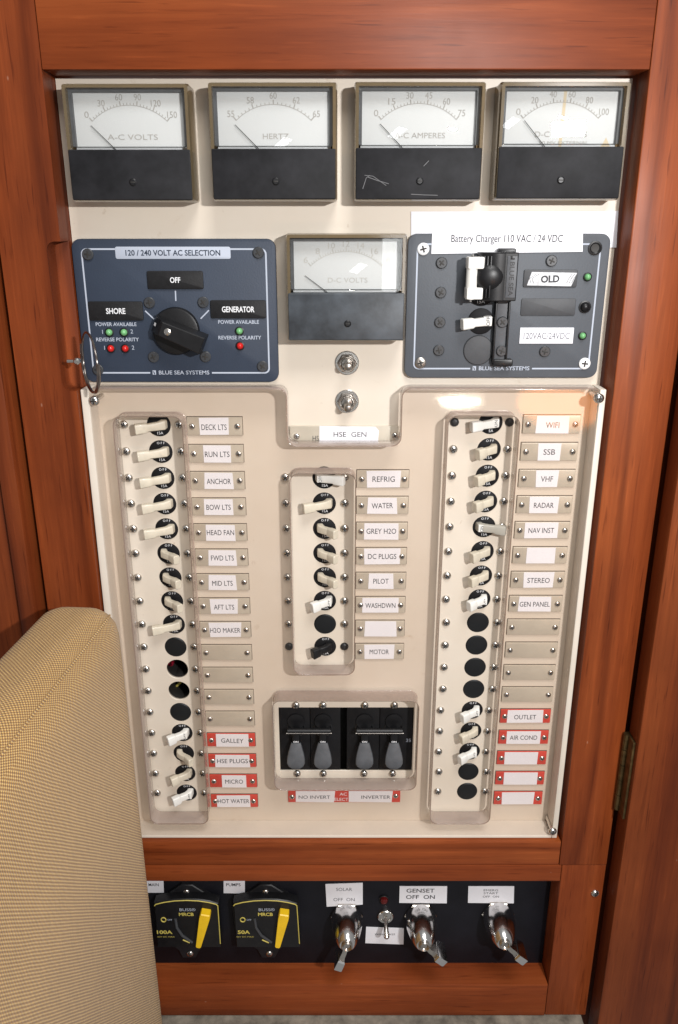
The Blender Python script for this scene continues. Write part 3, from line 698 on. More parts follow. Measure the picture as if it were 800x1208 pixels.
# ================================================================== slate instrument panels
def slate_panel(name, label, cat, x0, x1, z0, z1, mat, brand_px):
    cx, cz = (x0 + x1) / 2, (z0 + z1) / 2; W, H = x1 - x0, z1 - z0
    t = thing(name, label, cat, cx, cz, 0)
    b = NB(); rbox(b, 0, 0, W, H, 0.0, 0.0042, 0.0058, 0.0008, 6); pl = obj('plate', b, mat, t)
    # thin printed border, open at the bottom for the maker's name
    w2, h2, r2, lw = W / 2 - 0.0062, H / 2 - 0.0062, 0.0030, 0.0010
    bx = P(*brand_px, 0.0043)[0] - cx
    path = [(bx - 0.0205, -h2)] + arc(-w2 + r2, -h2 + r2, r2, 270, 180) + arc(-w2 + r2, h2 - r2, r2, 180, 90) + arc(w2 - r2, h2 - r2, r2, 90, 0) + arc(w2 - r2, -h2 + r2, r2, 0, -90) + [(bx + 0.0205, -h2)]
    b = NB(); vs = []
    for i, p in enumerate(path):
        a = path[max(i - 1, 0)]; c = path[min(i + 1, len(path) - 1)]
        dx, dz = c[0] - a[0], c[1] - a[1]; L = math.hypot(dx, dz); nx, nz_ = -dz / L * lw / 2, dx / L * lw / 2
        vs.append((b.verts.new(V(p[0] + nx, p[1] + nz_, 0.00427)), b.verts.new(V(p[0] - nx, p[1] - nz_, 0.00427))))
    for p, q in zip(vs, vs[1:]): b.faces.new((p[0], q[0], q[1], p[1]))
    obj('border_line', b, 'print_grey', t, smooth=False)
    text('BLUE SEA SYSTEMS', 0.0026, bx + 0.002, -h2 + 0.0002, 0.0043, 'print_grey', t, 0.0335, bold=0.01)
    b = NB(); rbox(b, bx - 0.0178, -h2 + 0.0002, 0.0022, 0.0028, 0.0042, 0.0043, 0.0001, 0.00002); obj('emblem', b, 'print_grey', t, smooth=False)
    b = NB(); prism(b, [(bx - 0.0186, -h2 + 0.0012), (bx - 0.0178, -h2 + 0.0008), (bx - 0.0172, -h2 - 0.0008), (bx - 0.0180, -h2 - 0.0010)], 0.0042, 0.00435); obj('emblem_mark', b, mat, t, smooth=False)
    return t
def at(t, px, py, d=0.0043): x, z = P(px, py, d); return x - t.location.x, z - t.location.z
def rect_px(t, l, r_, tp, bt, d=0.0045):
    a = at(t, (l + r_) / 2, tp, d); c = at(t, (l + r_) / 2, bt, d); e = at(t, l, (tp + bt) / 2, d); f = at(t, r_, (tp + bt) / 2, d)
    return (e[0] + f[0]) / 2, (a[1] + c[1]) / 2, f[0] - e[0], a[1] - c[1]
def tag_box(t, l, r_, tp, bt, mat, name, h=0.0012, rad=0.0012, txt=None, tmat='print_white', tw_=None, th=0.003, bold=0.012):
    cx, cz, w_, h_ = rect_px(t, l, r_, tp, bt)
    b = NB(); rbox(b, cx, cz, w_, h_, 0.0040, 0.0042 + h, rad, min(0.0004, h / 2), 4); o = obj(name, b, mat, t)
    if txt: text(txt, th, cx, cz, 0.0042 + h + 0.00008, tmat, o, tw_, bold=bold)
    return o
def led(t, px, py, mat, r=0.0022):
    a = at(t, px, py); b = NB()
    lathe(b, *a, [(r * 1.35, 0.0040), (r * 1.35, 0.0048), (r * 1.05, 0.0050), (r * 1.0, 0.0044)], 14, False, False); o = obj('led_ring', b, 'black_plastic', t)
    b = NB(); lathe(b, *a, [(r, 0.0040), (r, 0.0052), (r * 0.8, 0.0064), (r * 0.45, 0.0071), (r * 0.1, 0.0073)], 14); obj('led', b, mat, o)
S = slate_panel('selector_panel', 'dark slate blue 120/240 volt AC selection panel with a black rotary knob', 'control panel', -0.0448, 0.0842, 0.0302, 0.1208, 'panel_blue', (214, 444))
tag_box(S, 136, 272, 291, 305.5, 'print_grey', 'title_tag', 0.0003, 0.0012, '120 / 240 VOLT AC SELECTION', 'panel_blue', 0.060, 0.0034, 0.02)
tag_box(S, 174, 240, 319.5, 341, 'black_tag', 'name_tag', 0.0012, 0.0012, 'OFF', 'print_white', 0.0066, 0.0034, 0.02)
tag_box(S, 105, 169, 355.5, 378, 'black_tag', 'name_tag', 0.0012, 0.0012, 'SHORE', 'print_white', 0.0125, 0.0036, 0.02)
tag_box(S, 248.5, 314, 354, 375.5, 'black_tag', 'name_tag', 0.0012, 0.0012, 'GENERATOR', 'print_white', 0.0210, 0.0036, 0.02)
for q, bd, w_ in (((137, 382.5), 'POWER AVAILABLE', 0.0265), ((138.7, 400.5), 'REVERSE POLARITY', 0.0280), ((281.5, 379.8), 'POWER AVAILABLE', 0.0265), ((283, 398.3), 'REVERSE POLARITY', 0.0280)):
    text(bd, 0.0024, *at(S, *q), 0.0043, 'print_grey', S, w_, bold=0.012)
for q, bd in (((121, 391.5), '1'), ((155.5, 391), '2'), ((123.4, 410.3), '1'), ((157, 410), '2')): text(bd, 0.0027, *at(S, *q), 0.0043, 'print_grey', S)
for q, m in (((129, 392), 'led_green'), ((146.5, 392), 'led_green'), ((131, 411), 'led_red'), ((148, 411), 'led_red'), ((282.6, 390.5), 'led_green'), ((283.3, 408), 'led_red')): led(S, *q, m)
for q in ((104, 300), (305, 298), (310, 432), (116, 436)): screw(SC_PANEL, S, *at(S, *q), 0.0042)
for q in ((176.5, 357), (240, 356.6), (181.5, 421), (242.7, 420.6)): screw(SC_PANEL, S, *at(S, *q), 0.0042)
for a_, c_ in (((207, 343), (207.5, 355)), ((171.3, 366.7), (181.8, 376.5)), ((246.5, 366), (236.8, 376))):
    a_, c_ = at(S, *a_), at(S, *c_); L = math.hypot(c_[0] - a_[0], c_[1] - a_[1]); nx, nz_ = -(c_[1] - a_[1]) / L * 0.0004, (c_[0] - a_[0]) / L * 0.0004
    b = NB(); prism(b, [(a_[0] + nx, a_[1] + nz_), (c_[0] + nx, c_[1] + nz_), (c_[0] - nx, c_[1] - nz_), (a_[0] - nx, a_[1] - nz_)], 0.0041, 0.00428); obj('tick_mark', b, 'print_grey', S, smooth=False)
# rotary knob: round skirt with a raised grip
kx, kz = at(S, 208, 390.5, 0.006)
b = NB(); lathe(b, kx, kz, [(0.0152, 0.0042), (0.0152, 0.0070), (0.0146, 0.0080), (0.0134, 0.0084), (0.003, 0.0084)], 40); kn = obj('knob', b, 'black_plastic', S)
g0 = at(S, 191, 386, 0.010); ang = R(-23)
ca, sa = math.cos(ang), math.sin(ang)
def kp(u, v): return (kx + u * ca - v * sa, kz + u * sa + v * ca)
b = NB()
loft(b, [[V(*kp(u, v), 0.0080) for u, v in ((-0.0148, 0.0056), (0.0205, 0.0066), (0.0205, -0.0066), (-0.0148, -0.0056))],
         [V(*kp(u, v), 0.0110) for u, v in ((-0.0140, 0.0053), (0.0205, 0.0063), (0.0205, -0.0063), (-0.0140, -0.0053))],
         [V(*kp(u, v), 0.0200) for u, v in ((-0.0082, 0.0046), (0.0201, 0.0054), (0.0201, -0.0054), (-0.0082, -0.0046))],
         [V(*kp(u, v), 0.0206) for u, v in ((-0.0076, 0.0040), (0.0195, 0.0048), (0.0195, -0.0048), (-0.0076, -0.0040))]])
gr = obj('grip', b, 'black_plastic', S)
b = NB(); q = kp(-0.0030, 0); lathe(b, *q, [(0.0022, 0.0200), (0.0022, 0.0208), (0.0012, 0.0213), (0.0003, 0.0213)], 14); o = obj('set_screw', b, 'steel', gr)
b = NB()
lo = [kp(-0.0138, 0.0010), kp(-0.0138, -0.0010)]; hi = [kp(-0.0122, -0.0010), kp(-0.0122, 0.0010)]
b.faces.new([b.verts.new(V(*p, d_)) for p, d_ in ((lo[0], 0.0118), (lo[1], 0.0118), (hi[0], 0.0142), (hi[1], 0.0142))])
o = obj('pointer_mark', b, 'print_white', gr, smooth=False)

G = slate_panel('charger_panel', 'slate grey battery charger breaker panel with a black sliding lock bar', 'control panel', 0.1678, 0.2958, 0.0330, 0.1238, 'panel_slate', (591, 438.5))
screw(SC_PANELW, G, *at(G, 499.4, 293.7), 0.0042); screw(SC_PANELW, G, *at(G, 689.5, 428.7), 0.0042); screw(SC_PANELS, G, *at(G, 496, 428), 0.0042)
b = NB(); q = at(G, 702, 292.6); lathe(b, *q, [(0.0044, 0.0040), (0.0044, 0.0049), (0.0034, 0.0051), (0.0026, 0.0046)], 20, False, False); lathe(b, *q, [(0.0027, 0.0046), (0.001, 0.00445)], 20, False, True, mi=1); obj('grommet', b, ['black_plastic', 'slot_dark'], G)
for q in ((521, 310), (520, 345), (519, 380), (517.7, 413), (650.5, 307.6), (642.6, 414.5)): screw(SC_PANEL, G, *at(G, *q), 0.0042)
o = tag_box(G, 617.5, 681, 318, 339, 'dark_tag', 'name_tag', 0.0008, 0.0012)
cx, cz, w_, h_ = rect_px(G, 622, 680, 320, 338)
b = NB(); prism(b, [(cx - w_ / 2, cz - h_ * 0.42), (cx + w_ * 0.40, cz - h_ * 0.48), (cx + w_ * 0.5, cz + h_ * 0.40), (cx - w_ * 0.42, cz + h_ * 0.46)], 0.0048, 0.0052); ol = obj('paper_label', b, 'silver_pen', o)
text('OLD', 0.0042, cx - 0.0012, cz, 0.0053, 'label_ink', ol, 0.0118, rot=0.03, bold=0.035)
for k in range(5):
    b = NB(); sgn = -1 if k < 2 else 1; x_ = cx + (sgn * 0.0095 + (k % 3) * 0.0016 if sgn > 0 else -0.0132 + k * 0.0016)
    tube(b, [V(x_, cz - 0.0026, 0.00522), V(x_ + 0.0012 * sgn, cz + 0.0003, 0.00522), V(x_ + 0.0030, cz + 0.0030, 0.00522)], 0.00014, 5); obj('pen_stroke', b, 'label_ink', ol)
tag_box(G, 614.5, 679, 352, 372.5, 'dark_tag', 'name_tag', 0.0006, 0.0012)
tag_box(G, 613, 676.5, 386.5, 405.5, 'label_paper', 'paper_label', 0.0008, 0.0003, '120VAC/24VDC', 'label_ink_faint', 0.0300, 0.0042, 0.0)
led(G, 693, 326.7, 'led_green', 0.0021); led(G, 690, 362, 'black_plastic', 0.0030); led(G, 687, 396, 'led_green', 0.0021)
# lock slide
cx, cz, w_, h_ = rect_px(G, 585, 601.5, 298, 428, 0.008)
b = NB(); rbox(b, cx, cz, w_, h_, 0.0042, 0.0072, 0.0006, 0.0005); rl = obj('lock_rail', b, 'charcoal_plastic', G)
for s in (-1, 1):
    b = NB(); box(b, cx + s * w_ * 0.47 - 0.0006, cx + s * w_ * 0.47 + 0.0006, cz - h_ / 2, cz + h_ / 2, 0.0042, 0.0092, 0.0003, 0.0003); obj('rail_edge', b, 'black_plastic', G)
b = NB(); e1 = rect_px(G, 582, 605, 424, 432, 0.009); rbox(b, e1[0], e1[1], e1[2], e1[3], 0.0042, 0.0096, 0.001, 0.0005); obj('rail_end', b, 'black_plastic', G)
b = NB(); e1 = rect_px(G, 588, 609, 293, 300, 0.010); rbox(b, e1[0], e1[1], e1[2], e1[3], 0.0052, 0.0102, 0.001, 0.0005); obj('rail_end', b, 'black_plastic', G)
for q in ((593, 380), (592, 414)): screw(SC_PANEL, G, *at(G, *q, 0.008), 0.0072)
# lock-out body with a round bulge and ribs
HB = 0.0200
l_, r_, t_, bt_ = at(G, 567, 300, HB)[0], at(G, 613, 300, HB)[0], at(G, 590, 298, HB)[1], at(G, 590, 355.5, HB)[1]
b = NB(); n = 10; rings = []
prof = [(0.0, 0.0105), (0.04, 0.0140), (0.12, 0.0172), (0.3, 0.0198), (0.52, 0.0204), (0.66, 0.0196), (0.67, 0.0188), (0.97, 0.0188), (1.0, 0.0180)]
secs = []
for u, d_ in prof:
    x = l_ + (r_ - l_) * u; secs.append([V(x, bt_, 0.0075), V(x, bt_, d_ - 0.0006), V(x, bt_ + 0.0006, d_), V(x, t_ - 0.0006, d_), V(x, t_, d_ - 0.0006), V(x, t_, 0.0075)])
loft(b, secs); bd = obj('lock_body', b, 'black_plastic', G)
b = NB(); mzz = (t_ + bt_) / 2; xr_ = l_ + (r_ - l_) * 0.12
lathe(b, xr_ + 0.0045, mzz, [(0.0092, 0.0165), (0.0084, 0.0190), (0.0066, 0.0206), (0.0040, 0.0216), (0.001, 0.0219)], 24); obj('bulge', b, 'black_plastic', bd)
for k in range(4):
    x = l_ + 0.0008 + k * 0.0018; b = NB(); box(b, x, x + 0.0009, bt_ + 0.002, t_ - 0.002, 0.010, 0.0170 + 0.0014 * k, 0.0002, 0.0002); obj('rib', b, 'black_plastic', bd)
xs = l_ + (r_ - l_) * 0.84
b = NB(); rbox(b, xs, mzz, 0.0062, (t_ - bt_) * 0.86, 0.0185, 0.0192, 0.0003, 0.0002); nmz = obj('name_strip', b, 'charcoal_plastic', bd)
text('BLUE SEA', 0.0030, xs, mzz - 0.0012, 0.01926, 'black_plastic', nmz, 0.0205, rot=R(-90), bold=0.02)
b = NB(); rbox(b, xs, mzz + 0.0115, 0.0026, 0.0022, 0.0191, 0.01928, 0.0001, 0.00003); obj('emblem', b, 'black_plastic', nmz)
# double-pole white toggle
tx0, tz1 = at(G, 548, 303, 0.017); tx1, tz0 = at(G, 568, 353, 0.017); cxx, czz = (tx0 + tx1) / 2, (tz0 + tz1) / 2
b = NB()
tube(b, [V(cxx - 0.0008, tz0, 0.0165), V(cxx - 0.0008, tz1, 0.0165)], 0.0035, 16)
dt = obj('double_toggle', b, 'white_plastic', G)
for s in (-1, 1):
    b = NB(); zc = czz + s * (tz1 - tz0) * 0.36
    rbox(b, cxx + 0.0012, zc, 0.0100, (tz1 - tz0) * 0.28, 0.0090, 0.0200, 0.0008, 0.0006); obj('toggle_block', b, 'white_plastic', dt)
b = NB(); tube(b, [V(cxx - 0.0008, tz0 - 0.0016, 0.0165), V(cxx - 0.0008, tz1 + 0.0014, 0.0165)], 0.0010, 10); obj('tie_pin', b, 'steel', dt)
q = at(G, 568, 345); b = NB(); lathe(b, *q, [(0.0086, 0.0040), (0.0086, 0.0047), (0.0080, 0.0050), (0.001, 0.0050)], 24); o = obj('breaker_face', b, 'breaker_black', G)
text('15A', 0.0024, q[0], q[1] - 0.0056, 0.0051, 'print_white', o)
q = at(G, 567, 379); b = NB(); lathe(b, *q, [(0.0084, 0.0040), (0.0084, 0.0047), (0.0078, 0.0050), (0.001, 0.0050)], 28); o = obj('breaker_face', b, 'breaker_black', G)
tg = share('toggle', get_bat('left', 'white_plastic'), G, (q[0] + 0.0012, q[1] + 0.0002, 0.0048))
b = NB(); rbox(b, q[0] + 0.0036, q[1] + 0.0006, 0.0056, 0.0060, 0.0068, 0.0103, 0.0004, 0.0003); cp_ = obj('cap', b, 'white_plastic', tg); cp_.location = -tg.location
lt = text('OFF', 0.0024, q[0] + 0.0040, q[1] + 0.0006, 0.01045, 'label_ink', cp_, rot=R(90))
q = at(G, 564, 413); b = NB(); lathe(b, *q, [(0.0098, 0.0040), (0.0098, 0.0046), (0.0092, 0.0052), (0.004, 0.0057), (0.001, 0.0057)], 32); obj('blank_plug', b, 'dark_tag', G)

# paper card behind, and the printed strip
pts = [P(485, 249.5, 0.0005), P(729.5, 249, 0.0005), P(727, 292, 0.0005), P(485, 292, 0.0005)]
b = NB(); prism(b, [(x, z) for x, z in pts], 0.0001, 0.0007)
props(obj('paper_card', b, 'label_paper'), 'plain white paper card tucked behind the slate grey charger panel', 'card')
t = thing('printed_strip', 'white printed strip reading Battery Charger along the top of the charger panel', 'label', *P(599, 285, 0.005), 0.0042)
b = NB(); pts = [P(510, 274.5, 0.005), P(688, 272.5, 0.005), P(687.5, 297, 0.005), P(509, 299.5, 0.005)]
prism(b, [(x - t.location.x, z - t.location.z) for x, z in pts], 0.0001, 0.0006); ps = obj('paper', b, 'label_paper', t)
text('Battery Charger 110 VAC / 24 VDC', 0.0046, -0.0005, 0.0012, 0.0008, 'label_ink', ps, 0.070)

# ================================================================== two toggle switches
def toggle_switch(px, py, label, droop, d0=0.0):
    x, z = P(px, py, d0 + 0.002); t = thing('toggle_switch', label, 'switch', x, z, d0, 'metal toggle switches')
    b = NB(); lathe(b, 0, 0, [(0.0080, 0), (0.0080, 0.0009), (0.0076, 0.0012), (0.0058, 0.0012)], 28); obj('washer', b, 'steel', t)
    b = NB(); lathe(b, 0, 0, [(0.0066, 0.001), (0.0066, 0.0028), (0.0060, 0.0033), (0.0052, 0.0033)], 6); obj('nut', b, 'steel_dull', t)
    b = NB(); lathe(b, 0, 0, [(0.0052, 0.002), (0.0052, 0.0058), (0.0048, 0.0062), (0.0040, 0.0060), (0.0034, 0.0046), (0.001, 0.0044)], 24); obj('bushing', b, 'steel', t)
    b = NB(); tube(b, [V(0, 0, 0.004), V(0.0002, -droop * 0.45, 0.009), V(0.0004, -droop * 0.9, 0.0135), V(0.0004, -droop, 0.0146), V(0.0004, -droop * 1.04, 0.0152)], [0.0015, 0.0021, 0.0027, 0.0023, 0.0010], 14); obj('lever', b, 'steel_dull', t)
toggle_switch(409.5, 428.5, 'small metal toggle switch just under the D-C VOLTS meter', 0.0006)
toggle_switch(409.5, 474, 'small metal toggle switch just above the HSE GEN plate', 0.0022)

# ================================================================== pair of two-pole AC breakers
for k, (l, r_, lab, amp) in enumerate(((329.3, 402, 'black two-pole breaker above the NO INVERT label', ''), (409, 485.2, 'black two-pole breaker above the INVERTER label, marked 35', '35'))):
    x0, z1 = P(l, 835.5, 0); x1, z0 = P(r_, 908.5, 0)
    t = thing('two_pole_breaker', lab, 'breaker', (x0 + x1) / 2, (z0 + z1) / 2, 0, 'two-pole breakers behind the cover')
    W, H = x1 - x0, z1 - z0
    for s in (-1, 1):
        b = NB(); rbox(b, s * W / 4, 0, W / 2 - 0.0003, H - 0.0004, -0.03, -0.0004, 0.0006, 0.0004); bd = obj('body', b, 'breaker_black', t)
        # scalloped mouth
        mx_ = s * W / 4 + (0.0010 if s < 0 else -0.0020)
        b = NB(); lathe(b, mx_, H * 0.18, [(0.0076, -0.0006), (0.0076, 0.0000), (0.0066, 0.0004), (0.0056, -0.0004)], 24, False, False); obj('mouth_ring', b, 'black_plastic', bd)
        b = NB(); lathe(b, mx_, H * 0.30, [(0.0068, -0.0008), (0.0066, 0.0010), (0.0040, 0.0012), (0.001, 0.0012)], 20); obj('hub', b, 'black_plastic', bd)
        # teardrop paddle hanging towards the viewer
        b = NB(); rings = []
        for u, hw_, th in ((0, 0.0038, 0.0014), (0.12, 0.0046, 0.0016), (0.4, 0.0062, 0.0017), (0.62, 0.0070, 0.0017), (0.78, 0.0070, 0.0017), (0.90, 0.0056, 0.0016), (0.97, 0.0034, 0.0013), (1.0, 0.0012, 0.0008)):
            c = V(mx_, H * 0.03 - u * 0.0200, 0.0064 + u * 0.0062); tdir = (V(0, -0.0200, 0.0062)).normalized(); nn = tdir.cross(Vector((1, 0, 0))).normalized()
            rings.append([c + Vector((1, 0, 0)) * p_ + nn * q_ for p_, q_ in rrect(0, 0, 2 * hw_, 2 * th, th * 0.8, 2)])
        loft(b, rings); pd = obj('paddle', b, 'charcoal_plastic', t)
        b = NB(); rbox(b, mx_, H * 0.105, 0.0056, 0.0110, -0.001, 0.0072, 0.0008, 0.0006); nk = obj('neck', b, 'black_plastic', pd)
        text('ON', 0.0015, mx_, H * 0.105 - 0.0030, 0.00726, 'print_white', nk, 0.0040, bold=0.03)
        for zz in (H / 2 + 0.0030, -H / 2 - 0.0032): screw(SC_BIG, t, mx_, zz, 0.0002)
    b = NB(); mm_ = W / 4
    tube(b, [V(-mm_ - 0.0052, H * 0.235, 0.0082), V(mm_ + 0.0042, H * 0.235, 0.0082)], 0.0024, 14); obj('tie_bar', b, 'black_plastic', t)
    b = NB(); tube(b, [V(-mm_ - 0.0060, H * 0.225, 0.0102), V(mm_ + 0.0050, H * 0.225, 0.0102)], 0.0005, 8); obj('tie_rod', b, 'steel_dull', t)
    if amp: text(amp, 0.0030, W / 2 - 0.0030, -H * 0.01, 0.0001, 'print_grey', t)
bm = NB(); box(bm, dx0 - 0.01, dx1 + 0.01, dz0 - 0.05, dz1 + 0.02, -0.0345, -0.0305); o = obj('back_plate', bm, 'slot_dark', pn)

# ================================================================== wire ring on the left stile
x, z = P(91, 426, 0.026); rx, rz = P(104.5, 428, 0.034)
t = thing('wire_pull_ring', 'thin wire pull ring hanging from an eye on the left wooden stile', 'ring', x, z, 0.018)
b = NB(); tube(b, [V(-0.0062, 0, 0.008), V(-0.0035, 0, 0.008), V(0.0012, 0, 0.008)], [0.0011, 0.0011, 0.0011], 10); lathe(b, 0.0, 0.0, [(0.0019, 0.006), (0.0022, 0.0075), (0.0022, 0.0095), (0.0012, 0.0106)], 12); obj('eye', b, 'steel', t)
b = NB(); pts = []
n = 80
for i in range(n):
    a = 2 * math.pi * i / n * 1.62 + 2.6
    off = (i / n) * 0.0022
    px_, pz_ = math.cos(a) * 0.0090, math.sin(a) * 0.0188
    pts.append(V(rx - x + px_ + off - 0.001, rz - z + pz_ - 0.0005, 0.012 + math.cos(a) * 0.0145 + off))
tube(b, pts, 0.00075, 8); obj('ring', b, 'wire_steel', t)

# ================================================================== lower black panel
bx0, bz1 = -0.075, ZO + 0.004; bx1, bz0 = XO - 0.0006, ZS - 0.003
lp = NB(); box(lp, bx0, bx1, bz0, bz1, -0.004, 0.0)
props(obj('black_board', lp, 'black_board'), 'black board recessed behind the lower wooden frame', 'panel board')
def sticker(name, quad, lines, label, d=0.0, mat='label_ink', lift=0.0):
    cxp = sum(q[0] for q in quad) / 4; cyp = sum(q[1] for q in quad) / 4; x, z = P(cxp, cyp, d)
    t = thing(name, label, 'sticker', x, z, d, 'white paper stickers on the black board')
    b = NB(); pp = [(P(*q, d)[0] - x, P(*q, d)[1] - z) for q in quad]; prism(b, pp, 0.0002, 0.0006); o = obj('paper', b, 'label_paper', t)
    for bd, px, py, hgt, wpx, bold in lines:
        a, c = P(px, py, d); w_ = P(px + wpx / 2, py, d)[0] - P(px - wpx / 2, py, d)[0]
        text(bd, hgt, a - x, c - z, 0.0007, mat, o, w_, bold=bold)
    return t
sticker('paper_sticker', [(168, 1052.5), (193.5, 1052.5), (193, 1036), (168, 1036)], [('MAIN', 181.5, 1043, 0.0032, 12, 0.01)], 'small white MAIN sticker above the 100A breaker')
sticker('paper_sticker', [(264, 1053), (289, 1053.5), (289, 1036), (264, 1036)], [('PUMPS', 275.5, 1043, 0.0032, 17, 0.01)], 'small white PUMPS sticker above the 50A breaker')
sticker('paper_sticker', [(385.5, 1069), (428, 1066.5), (428, 1041), (384, 1042.5)], [('SOLAR', 406, 1048.5, 0.0035, 19, 0.0), ('OFF  ON', 406, 1060.5, 0.0036, 25, 0.0)], 'white SOLAR OFF ON sticker above a key switch', mat='label_ink_faint')
sticker('paper_sticker', [(431, 1112), (476, 1113.5), (476.5, 1094.5), (432, 1093)], [('WINDLASS', 454, 1101.5, 0.0020, 24, 0.0)], 'white sticker behind the chrome toggle lever on the black board')
sticker('paper_sticker', [(471, 1064.5), (527, 1065), (527.5, 1045), (471.5, 1045)], [('GENSET', 496, 1050, 0.0042, 33, 0.012), ('OFF  ON', 496, 1057.5, 0.0042, 34, 0.012)], 'white GENSET OFF ON sticker above a key switch')
sticker('paper_sticker', [(552, 1064.5), (606, 1065), (606.5, 1045), (552.5, 1045)], [('EMERG', 579, 1049.5, 0.0022, 17, 0.0), ('START', 579, 1053, 0.0022, 17, 0.0), ('OFF  ON', 579, 1057, 0.0022, 19, 0.0)], 'white EMERG START OFF ON sticker above a key switch')

def mrcb(px0, amp, label):
    """surface-mount breaker with yellow reset lever; px0 = pixel offset from the left one"""
    x, z = P(221 + px0, 1092, 0.0); t = thing('reset_breaker', label, 'breaker', x, z, 0, 'breakers with yellow levers')
    def q(px, py, d=0.012): a, c = P(px + px0, py, d); return a - x, c - z
    D = 0.0125
    fl = [q(*p, 0.003) for p in ((180, 1068), (186, 1062), (214, 1043), (227, 1043), (256, 1061), (259.5, 1066), (261, 1100), (236, 1120), (231, 1129), (216, 1129), (211, 1120), (184, 1102))]
    b = NB(); prism(b, fl, 0.0002, 0.0042, 0.0008); obj('flange', b, 'flange_black', t)
    bodyp = [q(*p, D) for p in ((181.5, 1066), (192, 1063.2), (206, 1061.4), (220, 1060.8), (234, 1061.4), (247, 1063.2), (257.5, 1066.5), (261, 1118), (186, 1118))]
    b = NB(); prism(b, bodyp, 0.0035, D, 0.0010); bd = obj('body', b, 'black_plastic', t)
    line = [q(*p, D) for p in ((182.3, 1068.5), (184, 1066.7), (193, 1064.5), (206, 1062.7), (220, 1062.1), (234, 1062.7), (246, 1064.5), (255, 1066.7), (257, 1068.5), (258.2, 1086), (260, 1113))]
    b = NB(); tube(b, [V(*p, D + 0.0001) for p in line], 0.00045, 5); obj('outline', b, 'yellow_print', bd)
    text('BUSS®', 0.0030, *q(221.5, 1072.5), D + 0.0001, 'print_grey', bd, 0.0135, bold=0.0)
    text('MRCB', 0.0034, *q(220, 1078), D + 0.0001, 'yellow_print', bd, 0.0125, bold=0.03)
    text(amp, 0.0038, *q(194.5, 1099), D + 0.0001, 'yellow_print', bd, 0.0132 if len(amp) > 3 else 0.0105, bold=0.03)
    text('42V DC MAX', 0.0014, *q(196, 1104.5), D + 0.0001, 'yellow_print', bd, 0.0150)
    c = q(193.2, 1084.3); b = NB(); tube(b, [V(c[0] + 0.0020 * math.cos(a), c[1] + 0.0023 * math.sin(a), D + 0.0001) for a in [2 * math.pi * i / 20 for i in range(20)]], 0.0005, 5, True); obj('off_ring', b, 'yellow_print', bd)
    c = q(200.5, 1084.5); text('OFF', 0.0018, *c, D + 0.0001, 'print_grey', bd, 0.0040)
    b = NB(); tube(b, [V(*q(216, 1108), D), V(*q(224, 1111.5), D)], 0.0006, 6); obj('on_mark', b, 'yellow_print', bd)
    b = NB(); tube(b, [V(*q(207, 1083), D), V(*q(209, 1093), D + .0006), V(*q(215, 1102), D + .0006), V(*q(227, 1111), D)], 0.0012, 8); obj('lever_track', b, 'dark_tag', bd)
    L0, L1 = q(242, 1080.5, 0.020), q(234, 1117.5, 0.018)
    dx, dz = L1[0] - L0[0], L1[1] - L0[1]; LL = math.hypot(dx, dz); ux, uz = dx / LL, dz / LL; nx, nz_ = -uz, ux
    def lp_(s, v): return (L0[0] + ux * s * LL + nx * v, L0[1] + uz * s * LL + nz_ * v)
    out = [lp_(0.0, -0.0036), lp_(0.03, -0.0042), lp_(0.10, -0.0045), lp_(0.97, -0.0022), lp_(1.0, -0.0012), lp_(1.0, 0.0012), lp_(0.97, 0.0022), lp_(0.10, 0.0045), lp_(0.03, 0.0042), lp_(0.0, 0.0036)]
    b = NB(); prism(b, out, D, 0.0195, 0.0008); obj('lever', b, 'yellow_plastic', t)
    screw(SC_BIG, t, *q(220, 1052, 0.004), 0.0040); screw(SC_BIG, t, *q(224.5, 1124.5, 0.004), 0.0040)
mrcb(0, '100A', 'black 100A breaker with a yellow lever on the black board')
mrcb(93.3, '50A', 'black 50A breaker with a yellow lever on the black board')

